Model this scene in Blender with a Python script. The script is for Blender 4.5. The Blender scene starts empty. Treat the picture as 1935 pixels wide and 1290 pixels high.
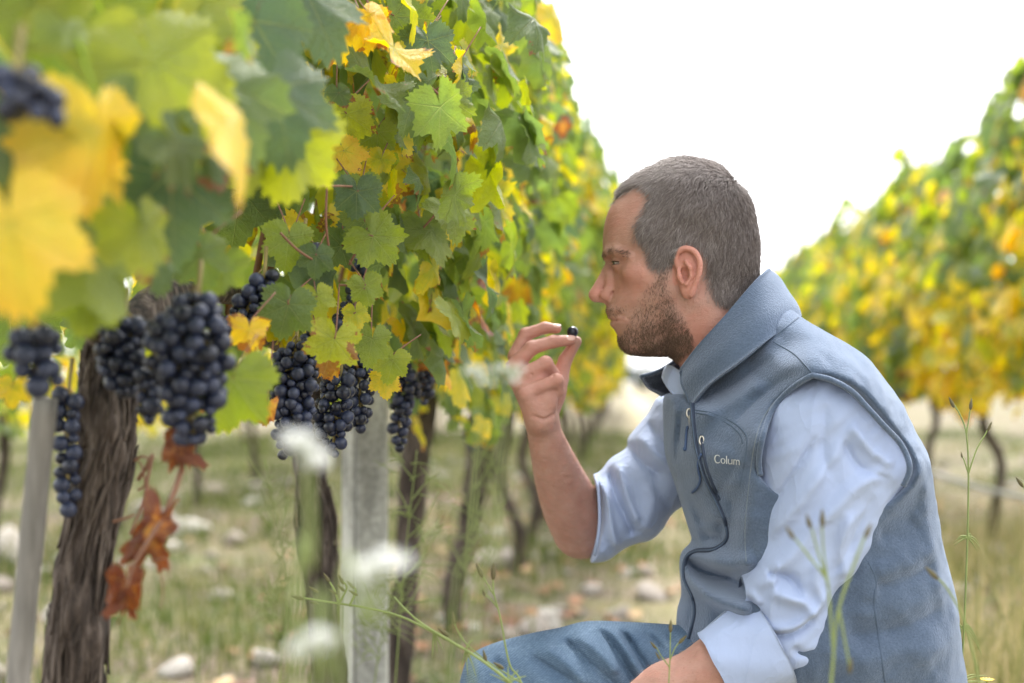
import bpy, bmesh, math, random
import numpy as np
from mathutils import Vector, Matrix, Euler, Quaternion

# ------------------------------------------------------------------ camera, sky, sun, exposure
SC = bpy.context.scene
COL = SC.collection
FPX, CX, HY, CZ = 2687.5, 967.5, 725.0, 0.82      # focal length in photo pixels, principal column, horizon row, eye height
cam_d = bpy.data.cameras.new('camera')
cam = bpy.data.objects.new('camera', cam_d)
COL.objects.link(cam)
cam.location = (0, 0, CZ)
cam.rotation_euler = (math.radians(90), 0, 0)
cam_d.lens = 50.0
cam_d.sensor_width = 36.0
cam_d.shift_y = (HY - 645.0) / 1935.0
cam_d.clip_start = 0.05
cam_d.clip_end = 2000.0
cam_d.dof.use_dof = True
cam_d.dof.focus_distance = 1.60
cam_d.dof.aperture_fstop = 2.8
cam_d.dof.aperture_blades = 9
SC.camera = cam

SUN_EL, SUN_AZ = 56.0, 8.0        # degrees; azimuth from +Y (away from the camera) towards +X
world = bpy.data.worlds.new('World')
SC.world = world
world.use_nodes = True
wt = world.node_tree
wt.nodes.clear()
w_out = wt.nodes.new('ShaderNodeOutputWorld')
w_bg = wt.nodes.new('ShaderNodeBackground')
w_sky = wt.nodes.new('ShaderNodeTexSky')
w_sky.sky_type = 'NISHITA'
w_sky.sun_disc = False
w_sky.sun_elevation = math.radians(SUN_EL)
w_sky.sun_rotation = math.radians(SUN_AZ)
w_sky.altitude = 300
w_sky.air_density = 1.0
w_sky.dust_density = 6.0
w_sky.ozone_density = 1.0
w_hsv = wt.nodes.new('ShaderNodeHueSaturation')
w_hsv.inputs['Saturation'].default_value = 0.22
w_mix = wt.nodes.new('ShaderNodeMix')
w_mix.data_type = 'RGBA'
w_mix.inputs['Factor'].default_value = 0.45        # an even white cloud layer over the sky
w_mix.inputs[7].default_value = (9.6, 9.7, 9.9, 1)
wt.links.new(w_sky.outputs[0], w_hsv.inputs['Color'])
wt.links.new(w_hsv.outputs[0], w_mix.inputs[6])
wt.links.new(w_mix.outputs[2], w_bg.inputs['Color'])
w_bg.inputs['Strength'].default_value = 0.12
wt.links.new(w_bg.outputs[0], w_out.inputs[0])

sun_d = bpy.data.lights.new('sun', 'SUN')
sun_d.energy = 1.5
sun_d.angle = math.radians(14)
sun_d.color = (1.0, 0.96, 0.90)
sun = bpy.data.objects.new('sun', sun_d)
COL.objects.link(sun)
_d = Vector((math.sin(math.radians(SUN_AZ)) * math.cos(math.radians(SUN_EL)),
             math.cos(math.radians(SUN_AZ)) * math.cos(math.radians(SUN_EL)), math.sin(math.radians(SUN_EL))))
sun.rotation_euler = (-_d).to_track_quat('-Z', 'Y').to_euler()

SC.view_settings.view_transform = 'Standard'
SC.view_settings.look = 'None'
SC.view_settings.exposure = 1.85
SC.view_settings.gamma = 1.0
SC.view_settings.use_curve_mapping = False
SC.render.engine = 'CYCLES'
SC.cycles.use_denoising = True
SC.cycles.max_bounces = 8
SC.cycles.transparent_max_bounces = 8
SC.cycles.sample_clamp_indirect = 6.0

# ------------------------------------------------------------------ helpers
def P(px, py, Y):
    """world point that the photograph shows at pixel (px, py), at distance Y in front of the camera"""
    return Vector(((px - CX) / FPX * Y, Y, CZ - (py - HY) / FPX * Y))

def new_mesh(name, verts, faces, smooth=True, mats=(), mat_idx=None):
    """mesh data from arrays; faces: (N,3) / (N,4) int array, or a list of lists"""
    me = bpy.data.meshes.new(name)
    if isinstance(faces, np.ndarray):
        verts = np.asarray(verts, np.float32)
        n, k = faces.shape
        me.vertices.add(len(verts)); me.vertices.foreach_set('co', verts.ravel())
        me.loops.add(n * k); me.loops.foreach_set('vertex_index', faces.astype(np.int32).ravel())
        me.polygons.add(n)
        me.polygons.foreach_set('loop_start', np.arange(0, n * k, k, dtype=np.int32))
        me.update(calc_edges=True)
    else:
        me.from_pydata([tuple(v) for v in verts], [], [tuple(f) for f in faces])
        me.update()
    if smooth:
        me.polygons.foreach_set('use_smooth', np.ones(len(me.polygons), bool))
    for m in mats:
        me.materials.append(m)
    if mat_idx is not None:
        me.polygons.foreach_set('material_index', np.asarray(mat_idx, np.int32))
    return me

def add_attr(me, name, data, typ='FLOAT', dom='POINT'):
    a = me.attributes.new(name, typ, dom)
    a.data.foreach_set('value' if typ == 'FLOAT' else 'color', np.asarray(data, np.float32).ravel())

def obj(name, me, parent=None, label=None, category=None, group=None, kind=None):
    o = bpy.data.objects.new(name, me)
    COL.objects.link(o)
    if parent is not None:
        o.parent = parent
    for k, v in (('label', label), ('category', category), ('group', group), ('kind', kind)):
        if v:
            o[k] = v
    return o

def empty(name, loc=(0, 0, 0), **kw):
    o = obj(name, None, **kw)
    o.location = loc
    o.empty_display_size = 0.05
    return o

class NT:
    """small wrapper that builds a material's node tree"""
    def __init__(s, name):
        s.m = bpy.data.materials.new(name)
        s.m.use_nodes = True
        s.t = s.m.node_tree
        s.t.nodes.clear()
        s.out = s.t.nodes.new('ShaderNodeOutputMaterial')
    def n(s, typ, ins=None, **props):
        nd = s.t.nodes.new('ShaderNode' + typ)
        for k, v in props.items():
            setattr(nd, k, v)
        for k, v in (ins or {}).items():
            s.set(nd.inputs[k], v)
        return nd
    def set(s, sock, v):
        if hasattr(v, 'is_output'):
            s.t.links.new(v, sock)
        elif isinstance(v, (tuple, list)) and len(v) == 3 and sock.type == 'RGBA':
            sock.default_value = (*v, 1)
        else:
            sock.default_value = v
    def math(s, op, a, b=0.0, c=None, clamp=False):
        nd = s.n('Math', {0: a, 1: b}, operation=op, use_clamp=clamp)
        if c is not None:
            s.set(nd.inputs[2], c)
        return nd.outputs[0]
    def mix(s, f, a, b, blend='MIX'):
        nd = s.n('Mix', {0: f, 6: a, 7: b}, data_type='RGBA', blend_type=blend)
        return nd.outputs[2]
    def ramp(s, f, stops, interp='LINEAR'):
        nd = s.n('ValToRGB', {0: f})
        cr = nd.color_ramp
        cr.interpolation = interp
        while len(cr.elements) < len(stops):
            cr.elements.new(0.5)
        for e, (p, c) in zip(cr.elements, stops):
            e.position = p
            e.color = (*c, 1) if len(c) == 3 else c
        return nd.outputs[0]
    def noise(s, scale, detail=3.0, rough=0.55, vec=None, dim='3D', distortion=0.0):
        nd = s.n('TexNoise', {'Scale': scale, 'Detail': detail, 'Roughness': rough, 'Distortion': distortion})
        if vec is not None:
            s.set(nd.inputs['Vector'], vec)
        return nd.outputs['Fac']
    def attr(s, name, typ='GEOMETRY'):
        return s.n('Attribute', attribute_name=name, attribute_type=typ)
    def coord(s, which='Object'):
        return s.n('TexCoord').outputs[which]
    def mapping(s, vec, scale=(1, 1, 1), rot=(0, 0, 0), loc=(0, 0, 0)):
        return s.n('Mapping', {'Vector': vec, 'Scale': scale, 'Rotation': rot, 'Location': loc}).outputs[0]
    def bump(s, height, strength=0.3, dist=0.01, normal=None):
        nd = s.n('Bump', {'Height': height, 'Strength': strength, 'Distance': dist})
        if normal is not None:
            s.set(nd.inputs['Normal'], normal)
        return nd.outputs[0]
    def principled(s, **kw):
        nd = s.n('BsdfPrincipled')
        for k, v in kw.items():
            s.set(nd.inputs[k.replace('_', ' ')], v)
        return nd
    def done(s, shader):
        s.t.links.new(shader, s.out.inputs['Surface'])
        return s.m

def tube(pts, radii, sides=8, cap=True, rng=None, rough=0.0):
    """verts, faces of a tube along points"""
    pts = [Vector(p) for p in pts]
    n = len(pts)
    if not hasattr(radii, '__len__'):
        radii = [radii] * n
    vs, fs = [], []
    up = Vector((0.13, 0.21, 0.97)).normalized()
    prev = None
    for i, p in enumerate(pts):
        t = (pts[min(i + 1, n - 1)] - pts[max(i - 1, 0)])
        t = t.normalized() if t.length > 1e-9 else Vector((0, 0, 1))
        a = prev if prev is not None else (up.cross(t) if abs(up.dot(t)) < 0.95 else Vector((1, 0, 0)).cross(t))
        a = (a - t * a.dot(t)).normalized()
        prev = a
        b = t.cross(a)
        for k in range(sides):
            ang = 2 * math.pi * k / sides
            r = radii[i] * (1 + (rng.uniform(-rough, rough) if rng else 0))
            vs.append(p + a * (math.cos(ang) * r) + b * (math.sin(ang) * r))
    for i in range(n - 1):
        for k in range(sides):
            k2 = (k + 1) % sides
            fs.append((i * sides + k, i * sides + k2, (i + 1) * sides + k2, (i + 1) * sides + k))
    if cap:
        fs.append(tuple(range(sides - 1, -1, -1)))
        fs.append(tuple((n - 1) * sides + k for k in range(sides)))
    return vs, fs

class MB:
    """collects tubes and shapes into one mesh"""
    def __init__(s):
        s.v, s.f = [], []
    def add(s, vf):
        o = len(s.v)
        s.v += [tuple(v) for v in vf[0]]
        s.f += [tuple(i + o for i in f) for f in vf[1]]
        return s
    def mesh(s, name, mat, smooth=True):
        return new_mesh(name, s.v, s.f, smooth, [mat])

def spline(pts, per=6, closed=False):
    """Catmull-Rom through points (any dimension)"""
    p = np.asarray(pts, float)
    n = len(p)
    out = []
    for i in range(n if closed else n - 1):
        if closed:
            a, b, c, d = p[(i - 1) % n], p[i], p[(i + 1) % n], p[(i + 2) % n]
        else:
            a, b, c, d = p[max(i - 1, 0)], p[i], p[i + 1], p[min(i + 2, n - 1)]
        for k in range(per):
            t = k / per
            out.append(0.5 * ((2 * b) + (-a + c) * t + (2 * a - 5 * b + 4 * c - d) * t * t + (-a + 3 * b - 3 * c + d) * t ** 3))
    if not closed:
        out.append(p[-1])
    return np.array(out)
Y0 = 1.72                       # distance of the man's mid plane
# ------------------------------------------------------------------ rows, ground, far trees
ROW_A = math.atan2(1180.0 - CX, FPX)
RD = Vector((math.sin(ROW_A), math.cos(ROW_A), 0)); RP = Vector((math.cos(ROW_A), -math.sin(ROW_A), 0))
def row_pt(t, lat, z=0.0):
    """t metres along the rows, lat metres to the right of the camera"""
    return RD * t + RP * lat + Vector((0, 0, z))
LAT_L, LAT_R, LAT_LL, LAT_RR = -0.48, 1.85, -2.82, 4.2
def hnoise(x, y):
    return 0.018 * np.sin(x * 2.1 + 0.7 * np.sin(y * 1.3)) + 0.014 * np.sin(y * 3.3 + x * 1.1) + 0.008 * np.sin(x * 7.1 + y * 5.2) + 0.006 * np.sin(y * 11.0 - x * 6.0)
def ground_h(x, y):
    r = np.clip((np.hypot(x, y) - 1.0) / 3.0, 0, 1)
    return (hnoise(x, y) * r) - 0.002
def ground_material():
    t = NT('vineyard_soil')
    co = t.coord()
    big = t.noise(0.55, 4, 0.6, co); mid = t.noise(4.5, 5, 0.65, co); fine = t.noise(38, 4, 0.7, co)
    soil = t.ramp(fine, [(0.28, (0.065, 0.045, 0.034)), (0.55, (0.16, 0.115, 0.088)), (0.8, (0.34, 0.28, 0.235))])
    straw = t.ramp(mid, [(0.3, (0.125, 0.115, 0.045)), (0.7, (0.24, 0.21, 0.095))])
    grass = t.ramp(fine, [(0.3, (0.075, 0.10, 0.028)), (0.75, (0.17, 0.20, 0.07))])
    c = t.mix(t.ramp(t.math('ADD', t.math('MULTIPLY', big, 0.5), t.math('MULTIPLY', mid, 0.5)), [(0.42, (0,) * 3), (0.60, (1,) * 3)]), soil, straw)
    c = t.mix(t.ramp(t.noise(1.7, 4, 0.7, co), [(0.50, (0,) * 3), (0.66, (0.85,) * 3)]), c, grass)
    sx_ = t.n('SeparateXYZ', {0: co})
    lat_ = t.math('SUBTRACT', t.math('MULTIPLY', sx_.outputs[0], math.cos(ROW_A)), t.math('MULTIPLY', sx_.outputs[1], math.sin(ROW_A)))
    trk = t.ramp(t.math('ADD', t.math('ABSOLUTE', t.math('SUBTRACT', lat_, 0.68)), t.math('MULTIPLY', mid, 0.5)), [(0.45, (0.75,) * 3), (0.95, (0,) * 3)])
    c = t.mix(trk, c, t.ramp(fine, [(0.3, (0.33, 0.28, 0.16)), (0.7, (0.52, 0.46, 0.30))]))
    v = t.n('TexVoronoi', {'Scale': 26.0, 'Vector': co})
    peb = t.math('LESS_THAN', v.outputs['Distance'], 0.26)
    c = t.mix(t.math('MULTIPLY', peb, 0.6), c, t.mix(v.outputs['Color'], (0.24, 0.19, 0.16), (0.50, 0.43, 0.38)))
    bmp = t.bump(t.math('ADD', t.math('ADD', mid, fine), t.math('MULTIPLY', v.outputs['Distance'], -0.8)), 0.8, 0.03)
    return t.done(t.principled(Base_Color=c, Roughness=0.95, Normal=bmp).outputs[0])
M_SOIL = ground_material()
xs = np.concatenate([[-900, -300, -120, -60, -30, -18], np.linspace(-12, 12, 121), [18, 30, 60, 120, 300, 900]])
ys = np.concatenate([[-60, -10], np.linspace(-1, 26, 136), [30, 36, 45, 60, 90, 150, 300, 700, 1500]])
GX, GY = np.meshgrid(xs, ys, indexing='ij')
GZ = np.where((np.abs(GX) < 12.1) & (GY < 26.1) & (GY > -1.1), ground_h(GX, GY), 0.0)
nI, nJ = GX.shape
idx = np.arange(nI * nJ).reshape(nI, nJ)
gq = np.stack([idx[:-1, :-1], idx[1:, :-1], idx[1:, 1:], idx[:-1, 1:]], -1).reshape(-1, 4)
ground = obj('ground', new_mesh('ground', np.stack([GX, GY, GZ], -1).reshape(-1, 3), gq, True, [M_SOIL]), kind='structure')

# stones lying on the soil
def stone_material():
    t = NT('field_stone')
    co = t.coord(); rnd = t.n('ObjectInfo').outputs['Random']
    n = t.noise(14, 5, 0.65, co)
    a = t.ramp(rnd, [(0.0, (0.32, 0.28, 0.25)), (0.35, (0.52, 0.46, 0.42)), (0.6, (0.66, 0.62, 0.58)), (0.85, (0.40, 0.33, 0.29)), (1.0, (0.24, 0.25, 0.25))])
    c = t.mix(n, t.mix(0.5, a, (0.2, 0.17, 0.15)), a)
    return t.done(t.principled(Base_Color=c, Roughness=0.9, Normal=t.bump(t.noise(40, 4, 0.7, co), 0.5, 0.01)).outputs[0])
M_STONE = stone_material()
rng = random.Random(12)
stone_me = []
for k in range(7):
    bm = bmesh.new()
    bmesh.ops.create_icosphere(bm, subdivisions=2, radius=1.0)
    ax = [rng.uniform(0, 6) for _ in range(6)]
    for v in bm.verts:
        c = v.co
        s = 1 + 0.22 * math.sin(2.1 * c.x + ax[0] + 1.7 * c.y) + 0.16 * math.sin(3.3 * c.z + ax[1] + 2 * c.x) + 0.10 * math.sin(5 * c.y + ax[2])
        v.co = Vector((c.x * s, c.y * s * 0.8, c.z * s * 0.55))
    me = bpy.data.meshes.new('stone'); bm.to_mesh(me); bm.free()
    me.polygons.foreach_set('use_smooth', np.ones(len(me.polygons), bool))
    me.materials.append(M_STONE)
    stone_me.append(me)
def put_stone(x, y, s, yaw=None):
    o = obj('stone', rng.choice(stone_me), ground)
    o.location = (x, y, float(ground_h(np.array(x), np.array(y))) + s * 0.22)
    o.rotation_euler = (rng.uniform(-.3, .3), rng.uniform(-.3, .3), rng.uniform(0, 6.28) if yaw is None else yaw)
    o.scale = (s * rng.uniform(0.8, 1.25), s * rng.uniform(0.8, 1.2), s * rng.uniform(0.75, 1.1))
def ground_at(px, py):
    Y = FPX * CZ / (py - HY)
    return (px - CX) / FPX * Y, Y
for px, py, spx in [(960, 1082, 36), (870, 1185, 28), (868, 1110, 20), (1115, 1125, 20), (1190, 1100, 16), (1225, 1098, 17), (1050, 1065, 18), (1000, 1055, 16), (1040, 1170, 20), (1090, 1165, 16), (1165, 1165, 15), (20, 1060, 50), (60, 1085, 30),
                    (320, 1000, 30), (360, 1010, 26), (275, 975, 26), (410, 940, 22), (480, 930, 20), (330, 1040, 18), (1785, 985, 20), (1780, 1030, 22), (1900, 1090, 24), (1915, 930, 14), (1850, 1100, 16), (500, 1245, 30), (330, 1270, 26), (940, 1010, 14), (1100, 1040, 15), (930, 1130, 18)]:
    x, y = ground_at(px, py)
    put_stone(x, y, spx / FPX * y * 1.3)
n_st = 0
while n_st < 270:
    t = 3.7 + 11 * rng.random() ** 1.6; lat = rng.uniform(-3.2, 3.6)
    band = min(abs(lat - LAT_L), abs(lat - LAT_R - 0.1), abs(lat + 2.4))
    if rng.random() > math.exp(-(band / 0.62) ** 2) + 0.10:
        continue
    p = row_pt(t, lat)
    put_stone(p.x, p.y, rng.choice([0.022, 0.03, 0.04, 0.05, 0.07]) * rng.uniform(0.7, 1.3))
    n_st += 1

# grass, straw and fallen leaves: nobody could count them
def blade_material():
    t = NT('grass_blades')
    r = t.attr('tone').outputs['Fac']
    c = t.ramp(r, [(0.0, (0.040, 0.075, 0.018)), (0.3, (0.095, 0.140, 0.038)), (0.55, (0.20, 0.21, 0.07)), (0.78, (0.39, 0.33, 0.155)), (1.0, (0.52, 0.43, 0.26))])
    d = t.n('BsdfDiffuse', {'Color': c}); tr = t.n('BsdfTranslucent', {'Color': c})
    return t.done(t.n('MixShader', {0: 0.35, 1: d.outputs[0], 2: tr.outputs[0]}).outputs[0])
M_BLADE = blade_material()
def blades(name, X, Y, H, Wd, lean, tone, rg, label, z0=None, seg=3):
    n = len(X)
    yaw = rg.uniform(0, 6.283, n); la = rg.normal(0, 1, n) * lean; ly = rg.uniform(0, 6.283, n)
    z = ground_h(X, Y) if z0 is None else z0
    rows = []
    for k in range(seg + 1):
        s = k / seg
        cx = X + np.cos(ly) * la * H * s * s; cy = Y + np.sin(ly) * la * H * s * s; cz = z + H * s * (1 - 0.25 * np.abs(la) * s)
        wd = Wd * (1 - 0.9 * s)
        rows.append(np.stack([cx - np.cos(yaw) * wd, cy - np.sin(yaw) * wd, cz], 1)); rows.append(np.stack([cx + np.cos(yaw) * wd, cy + np.sin(yaw) * wd, cz], 1))
    V = np.stack(rows, 1).reshape(-1, 3); m = 2 * (seg + 1)
    loc = np.array([(2 * k, 2 * k + 1, 2 * k + 3, 2 * k + 2) for k in range(seg)])
    Fq = (np.arange(n)[:, None, None] * m + loc[None]).reshape(-1, 4)
    me = new_mesh(name, V, Fq, True, [M_BLADE])
    add_attr(me, 'tone', np.repeat(tone, m))
    return obj(name, me, None, label, 'grass', kind='stuff')
rg1 = np.random.RandomState(8)
def scatter(n, t0, t1, l0, l1, pw=1.5):
    t = t0 + (t1 - t0) * rg1.uniform(0, 1, n) ** pw; lat = rg1.uniform(l0, l1, n)
    return RD.x * t + RP.x * lat, RD.y * t + RP.y * lat, t, lat
X, Y_, T_, L_ = scatter(150000, 3.2, 24, -6.0, 7.0, 1.7)
cl = np.sin(X * 1.9 + 1.1 * np.sin(Y_ * 1.4)) * np.sin(Y_ * 1.7 + 0.6) + 0.6 * np.sin(X * 4.7 - Y_ * 3.1)
path = np.exp(-((L_ - 0.68) / 0.55) ** 2)
stony = np.exp(-((L_ - 0.0) / 0.36) ** 2) * (T_ < 7.5)
keep = rg1.uniform(0, 1, len(X)) < np.clip(0.20 + 0.42 * cl + 0.55 * path, 0.03, 1) * (1 - 0.75 * stony)
X, Y_, T_, cl, path = X[keep], Y_[keep], T_[keep], cl[keep], path[keep]
tone = np.clip(0.28 + 0.26 * path + 0.2 * np.sin(X * 0.9 + Y_ * 0.5) + rg1.normal(0, 0.2, len(X)), 0, 1)
blades('grass', X, Y_, rg1.uniform(0.03, 0.13, len(X)) * (0.7 + 0.5 * np.clip(cl, 0, 1)), 0.0022 * (0.7 + T_ / 8), 0.7, tone, rg1, 'short green and straw coloured grass between the vine rows')
X, Y_, T_, L_ = scatter(20000, 2.0, 8.5, 0.7, 2.8, 1.2)
keep = (rg1.uniform(0, 1, len(X)) < np.clip(0.4 + 0.9 * np.sin(X * 4.1) * np.sin(Y_ * 3.3), 0.05, 1)) & (X > 0.12 + 0.20 * Y_) & (np.hypot(X - 0.35, Y_ - Y0) > 0.7)
blades('dry_grass', X[keep], Y_[keep], rg1.uniform(0.10, 0.42, keep.sum()) * np.where(T_[keep] < 4.2, 1.35, 1.0), np.full(keep.sum(), 0.0022), 0.45, np.clip(rg1.normal(0.66, 0.24, keep.sum()), 0, 1), rg1, 'tall dry straw coloured grass at the foot of the right vine row', seg=4)
X, Y_, T_, L_ = scatter(60000, 3.4, 22, -9.0, 0.3, 1.3)
cl = np.sin(X * 2.3 + 0.5) * np.sin(Y_ * 1.9 + 2.0)
keep = rg1.uniform(0, 1, len(X)) < np.clip(0.35 + 0.8 * cl, 0.04, 1)
blades('weed_cover', X[keep], Y_[keep], rg1.uniform(0.06, 0.24, keep.sum()), np.full(keep.sum(), 0.0045), 0.9, np.clip(rg1.normal(0.36, 0.16, keep.sum()), 0, 1), rg1, 'low green weeds growing under the left vine row', seg=3)
# fallen leaves
def litter_material():
    t = NT('fallen_leaf')
    r = t.attr('tone').outputs['Fac']
    c = t.ramp(r, [(0.0, (0.10, 0.05, 0.03)), (0.4, (0.27, 0.13, 0.07)), (0.7, (0.36, 0.18, 0.09)), (1.0, (0.42, 0.30, 0.16))])
    return t.done(t.principled(Base_Color=c, Roughness=0.8).outputs[0])
X, Y_, T_, L_ = scatter(1700, 3.3, 12, -2.6, 3.0, 1.4)
keep = rg1.uniform(0, 1, len(X)) < np.exp(-((L_ - LAT_L) / 0.8) ** 2) + np.exp(-((L_ - LAT_R) / 0.8) ** 2) + 0.1
X, Y_ = X[keep], Y_[keep]; n = len(X)
sz = rg1.uniform(0.015, 0.045, n); yaw = rg1.uniform(0, 6.28, n)
rows = []
for k in range(6):
    a = yaw + k * math.pi / 3; r = sz * rg1.uniform(0.6, 1.1, n)
    rows.append(np.stack([X + np.cos(a) * r, Y_ + np.sin(a) * r, ground_h(X, Y_) + 0.012 + rg1.uniform(0, 0.03, n)], 1))
V = np.stack(rows, 1).reshape(-1, 3)
Fq = (np.arange(n)[:, None, None] * 6 + np.array([(0, 1, 2, 3), (0, 3, 4, 5)])[None]).reshape(-1, 4)
me = new_mesh('fallen_leaves', V, Fq, True, [litter_material()]); add_attr(me, 'tone', np.repeat(rg1.uniform(0, 1, n), 6))
obj('fallen_leaves', me, None, 'small brown and orange fallen leaves scattered on the stony soil', 'leaf litter', kind='stuff')
# ------------------------------------------------------------------ implicit-surface tools for the person

S = Y0 / FPX                    # metres per unit of his frame (u right, v down, w away from the viewer)
def fr(px, py, w):
    k = (Y0 + w * S) / Y0
    return (CX + (px - CX) * k, HY + (py - HY) * k, w)
def W3(uvw):
    a = np.asarray(uvw, float).reshape(-1, 3)
    return np.stack([(a[:, 0] - CX) * S, Y0 + a[:, 2] * S, CZ - (a[:, 1] - HY) * S], 1)

def surface_nets(val, lo, h):
    s = val < 0
    nx, ny, nz = val.shape
    c = np.zeros((nx - 1, ny - 1, nz - 1), np.int8)
    offs = [(i, j, k) for i in (0, 1) for j in (0, 1) for k in (0, 1)]
    for i, j, k in offs:
        c += s[i:nx - 1 + i, j:ny - 1 + j, k:nz - 1 + k]
    mixed = (c > 0) & (c < 8)
    idx = np.argwhere(mixed)
    vid = np.full(mixed.shape, -1, np.int32)
    vid[mixed] = np.arange(len(idx))
    cv = np.stack([val[idx[:, 0] + i, idx[:, 1] + j, idx[:, 2] + k] for i, j, k in offs], 1)
    pos = np.zeros((len(idx), 3)); cnt = np.zeros(len(idx))
    of = np.array(offs, float)
    for a in range(8):
        for b in range(a + 1, 8):
            if np.abs(of[a] - of[b]).sum() != 1:
                continue
            va, vb = cv[:, a], cv[:, b]
            m = (va < 0) != (vb < 0)
            t = np.where(m, va / np.where(m, va - vb, 1), 0)
            pos += np.where(m[:, None], of[a] + t[:, None] * (of[b] - of[a]), 0)
            cnt += m
    pos = (idx + pos / cnt[:, None]) * h + lo
    quads = []
    for ax in range(3):
        sl0 = [slice(1, -1)] * 3; sl1 = [slice(1, -1)] * 3
        sl0[ax] = slice(0, val.shape[ax] - 1); sl1[ax] = slice(1, val.shape[ax])
        d = s[tuple(sl0)] != s[tuple(sl1)]
        e = np.argwhere(d)
        off = np.ones(3, int); off[ax] = 0
        e = e + off
        inside = s[e[:, 0], e[:, 1], e[:, 2]]
        b1, b2 = (ax + 1) % 3, (ax + 2) % 3
        def cell(d1, d2):
            q = e.copy(); q[:, b1] += d1; q[:, b2] += d2
            return vid[q[:, 0], q[:, 1], q[:, 2]]
        q = np.stack([cell(-1, -1), cell(0, -1), cell(0, 0), cell(-1, 0)], 1)
        q[~inside] = q[~inside][:, ::-1]
        quads.append(q)
    q = np.concatenate(quads)
    return pos, q[(q >= 0).all(1)]

def mesh_implicit(f, lo, hi, h, coarse=4, band=2.2):
    lo = np.asarray(lo, float); hi = np.asarray(hi, float)
    nc = np.ceil((hi - lo) / (h * coarse)).astype(int)
    H = h * coarse
    g = np.meshgrid(*[lo[i] + H * np.arange(nc[i] + 1) for i in range(3)], indexing='ij')
    fc = f(g[0].ravel(), g[1].ravel(), g[2].ravel()).reshape(g[0].shape)
    neg = fc < 0
    near = np.abs(fc) < H * band
    act = np.zeros(nc, bool)
    lo8 = np.full(nc, True); any8 = np.full(nc, False)
    for i in (0, 1):
        for j in (0, 1):
            for k in (0, 1):
                sl = (slice(i, nc[0] + i), slice(j, nc[1] + j), slice(k, nc[2] + k))
                act |= near[sl]; lo8 &= neg[sl]; any8 |= neg[sl]
    act |= any8 & ~lo8
    n = nc * coarse + 1
    up = np.repeat(np.repeat(np.repeat(neg[:-1, :-1, :-1], coarse, 0), coarse, 1), coarse, 2)
    val = np.ones(n, np.float32)
    val[:-1, :-1, :-1] = np.where(up, -1, 1)
    mask = np.zeros(n, bool)
    a = np.repeat(np.repeat(np.repeat(act, coarse, 0), coarse, 1), coarse, 2)
    for i in (0, 1):
        for j in (0, 1):
            for k in (0, 1):
                mask[i:n[0] - 1 + i, j:n[1] - 1 + j, k:n[2] - 1 + k] |= a
    idx = np.argwhere(mask)
    out = np.empty(len(idx), np.float32)
    for c in range(0, len(idx), 400000):
        q = idx[c:c + 400000]
        out[c:c + 400000] = f(lo[0] + h * q[:, 0], lo[1] + h * q[:, 1], lo[2] + h * q[:, 2])
    val[mask] = out
    return surface_nets(val, lo, h)

def smin(a, b, k):
    h = np.maximum(k - np.abs(a - b), 0) / k
    return np.minimum(a, b) - h * h * k * 0.25
def smax(a, b, k):
    return -smin(-a, -b, k)

def cone(u, v, w, a, b, ra, rb):
    """rounded cone between two points"""
    ax = np.array(b, float) - np.array(a, float)
    L2 = ax @ ax + 1e-9
    t = np.clip(((u - a[0]) * ax[0] + (v - a[1]) * ax[1] + (w - a[2]) * ax[2]) / L2, 0, 1)
    return np.sqrt((u - a[0] - t * ax[0]) ** 2 + (v - a[1] - t * ax[1]) ** 2 + (w - a[2] - t * ax[2]) ** 2) - (ra + (rb - ra) * t)
def chain(u, v, w, pts, k=4):
    r = None
    for a, b in zip(pts[:-1], pts[1:]):
        d = cone(u, v, w, a[:3], b[:3], a[3], b[3])
        r = d if r is None else smin(r, d, k)
    return r
def schain(u, v, w, pts, per=4, k=2.0):
    return chain(u, v, w, [tuple(p) for p in spline(pts, per)], k)
def ell(u, v, w, c, r, rot=0.0, tilt=0.0):
    """ellipsoid; rot turns it in the u-v plane, tilt in the u-w plane"""
    x, y, z = u - c[0], v - c[1], w - c[2]
    if tilt:
        x, z = x * math.cos(tilt) + z * math.sin(tilt), -x * math.sin(tilt) + z * math.cos(tilt)
    if rot:
        x, y = x * math.cos(rot) + y * math.sin(rot), -x * math.sin(rot) + y * math.cos(rot)
    k0 = np.sqrt((x / r[0]) ** 2 + (y / r[1]) ** 2 + (z / r[2]) ** 2)
    k1 = np.sqrt((x / r[0] ** 2) ** 2 + (y / r[1] ** 2) ** 2 + (z / r[2] ** 2) ** 2) + 1e-9
    return k0 * (k0 - 1) / k1

class Raster:
    def __init__(s, lo, hi, step=2.0):
        s.lo = np.asarray(lo, float); s.step = step
        s.n = np.ceil((np.asarray(hi, float) - s.lo) / step).astype(int) + 1
        s.U, s.V = np.meshgrid(s.lo[0] + step * np.arange(s.n[0]), s.lo[1] + step * np.arange(s.n[1]), indexing='ij')
    def sample(s, A, u, v):
        x = np.clip((u - s.lo[0]) / s.step, 0, s.n[0] - 1.001); y = np.clip((v - s.lo[1]) / s.step, 0, s.n[1] - 1.001)
        i = x.astype(np.int32); j = y.astype(np.int32)
        a = (x - i).astype(np.float32); b = (y - j).astype(np.float32)
        return (A[i, j] * (1 - a) + A[i + 1, j] * a) * (1 - b) + (A[i, j + 1] * (1 - a) + A[i + 1, j + 1] * a) * b

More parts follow.
